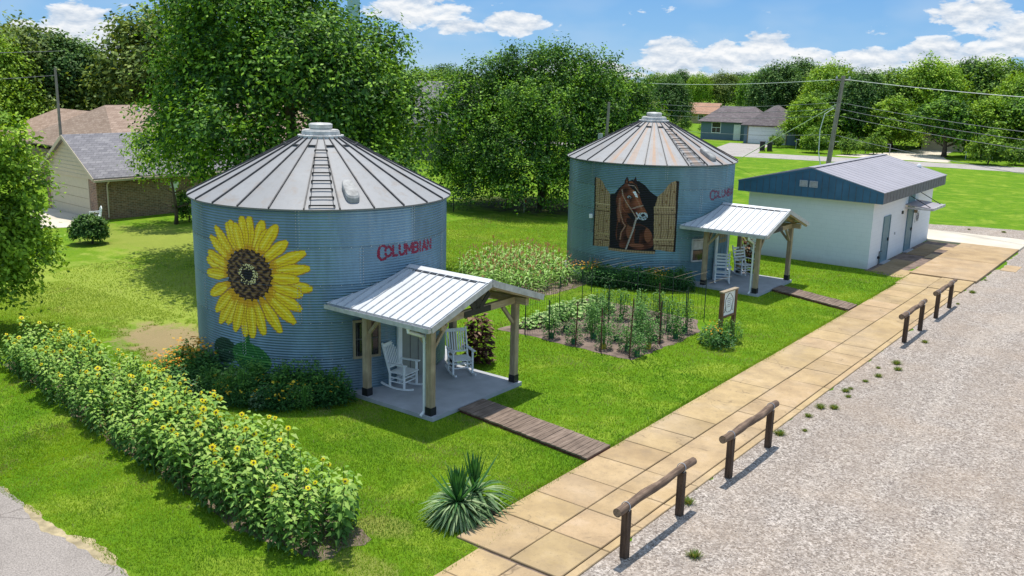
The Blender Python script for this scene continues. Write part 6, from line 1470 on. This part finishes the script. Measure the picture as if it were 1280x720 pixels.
for k in range(14):
    if k in (5, 6): continue
    mb = MB(); mb.tube([(k*2.6, 0, 0), (k*2.6, 0, 1.25)], .035, 5); mb.build('post', M['steel'], t)
for a, b in ((0, 10.4), (18.2, 33.8)):
    mb = MB(); mb.tube([(a, 0, 1.22), (b, 0, 1.22)], .025, 5); mb.build('rail', M['steel'], t)
t = thing('marker_flag', 'small red and white survey flag in the grass before the bushy tree', 'flag', (-32.3, 44.0, 0))
mb = MB(); mb.tube([(0, 0, 0), (0, 0, .75)], .012, 5); mb.build('staff', M['wire_white'], t)
mb = MB(); mb.prism([(0, 0, .55), (.16, -.02, .58), (.16, 0, .74), (0, 0, .74)], (0, .006, 0)); mb.build('flag_cloth', M['cloth_red'], t)
for i, (x, y) in enumerate(((-41.9, 103.0), (-41.1, 103.2))):
    t = thing('wheeled_bin', 'dark wheeled bin, ' + ('left' if i == 0 else 'right') + ' of the pair by the blue house driveway', 'trash bin', (x, y, 0), .2, 'wheeled bins by the driveway')
    mb = MB(); mb.prism([(-.25, -.28, .06), (.25, -.28, .06), (.25, .28, .06), (-.25, .28, .06)], (0, 0, .95)); mb.build('body', M['black'], t, bevel=.03)
    mb = MB(); mb.prism([(-.29, -.33, 1.02), (.29, -.33, 1.02), (.29, .32, 1.06), (-.29, .32, 1.06)], (0, 0, .06)); mb.build('lid', M['black'], t)
    for s in (-1, 1): mb = MB(); mb.tube([(s*.22, .3, .1), (s*.27, .3, .1)], .1, 10); mb.build('wheel', M['black'], t)

def pole(label, loc, h, lean, arms, r=.16):
    t = thing('utility_pole', label, 'utility pole', loc)
    mb = MB(); mb.tube([(0, 0, 0), (lean*.5, 0, h*.5), (lean, 0, h)], [r, r*.85, r*.68], 10); mb.build('pole', M['polewood'], t)
    for z, w_ in arms:
        mb = MB(); mb.bar((lean*z/h-w_*.8, -w_*.6, z), (lean*z/h+w_*.8, w_*.6, z), .1, .12); ca = mb.build('crossarm', M['polewood'], t)
        for s in (-1, 0, 1): mb = MB(); mb.lathe([(.05, 0), (.07, .06), (.04, .12), (.05, .18)], 8); o = mb.build('insulator', M['steel'], ca); o.location = (lean*z/h+s*w_*.7, s*w_*.52, z+.06)
    return t
pole('weathered leaning utility pole behind the white block building', (-19.75, 58.9, 0), 8.35, .62, [(8.1, .45)], .17)
pole('utility pole with two crossarms far behind the brick house', (-83.2, 46.2, 0), 9.5, .1, [(9.3, 1.1), (8.3, .9)], .2)
pole('plain pole half hidden by trees behind the brick house roof', (-55.2, 28.3, 0), 7.7, 0, [], .10)
t = pole('pale metal-capped pole behind the horse bin roof', (-27.2, 44.3, 0), 6.6, .25, [], .11)
mb = MB(); mb.box((-.28, -.14, 4.3), (-.12, .1, 4.9)); mb.build('meter_box', M['steel'], t)
def wire(label, a, b, sag, r=.014, m_='wire', name='overhead_wire', n=18):
    a, b = Vector(a), Vector(b); mb = MB(); pts = [a.lerp(b, i/n) - Vector((0, 0, sag*4*(i/n)*(1-i/n))) - a for i in range(n+1)]
    mb.tube(pts, r, 5, cap=False); o = mb.build(name, M[m_], None); o.location = a; return tag(o, label, 'wire')
PT = (-19.13, 58.9)
LEFT = (-62, 92); RIGHT = (16, 44)
for z, zl, zr, w_ in ((8.15, 8.1, 7.8, 'topmost pale wire'), (6.75, 6.5, 6.2, 'second wire from the top'), (6.35, 6.0, 5.8, 'third wire from the top'), (5.95, 5.5, 5.2, 'fourth wire from the top'), (4.75, 4.3, 3.9, 'lowest wire')):
    for side, (ex, ey), ez in (('left', LEFT, zl), ('right', RIGHT, zr)):
        wire(w_ + ' running ' + side + ' from the leaning utility pole', (PT[0]-(8.2-z)*.075, PT[1], z), (ex, ey, ez), .7 if z > 7 else 1.0, .018 if z > 7 else .014, 'wire_white' if z > 7 else 'wire')
for z in (6.2, 8.2): wire(('upper' if z > 7 else 'lower') + ' wire crossing the sky above the brick house', (-83.2, 46.2, z+1), (-52, -10, z), .6, .02)
wire('pale guy wire slanting from the leaning pole down to the ground at left', (PT[0]-.1, PT[1], 6.7), (-36.5, 83, .3), .0, .03, 'wire_white', 'guy_wire')
t = empty('hanging_cable', (PT[0]-.3, PT[1]-.25, 0)); tag(t, 'loose white cable hanging in a loop beside the leaning utility pole', 'cable')
mb = MB(); mb.tube([(0, 0, 6.4), (-.55, 0, 6.0), (-.75, 0, 5.0), (-.7, 0, 3.6), (-.45, 0, 2.6), (-.1, .1, 2.2)], .03, 6); mb.build('cable', M['wire_white'], t)
t = thing('water_tower', 'pale water tower column rising behind the big shade tree', 'water tower', (-130.8, 123.6, 0))
mb = MB(); mb.lathe([(3.0, 0), (1.5, 3), (1.15, 8), (1.15, 24), (2.0, 26)], 24, capt=False); mb.build('column', M['towerpaint'], t)
mb = MB(); mb.lathe([(2.0, 26), (4.6, 27.5), (5.6, 30), (5.2, 32.4), (3.6, 34.4), (.5, 35.2)], 28); mb.build('tank', M['towerpaint'], t, smooth=True)
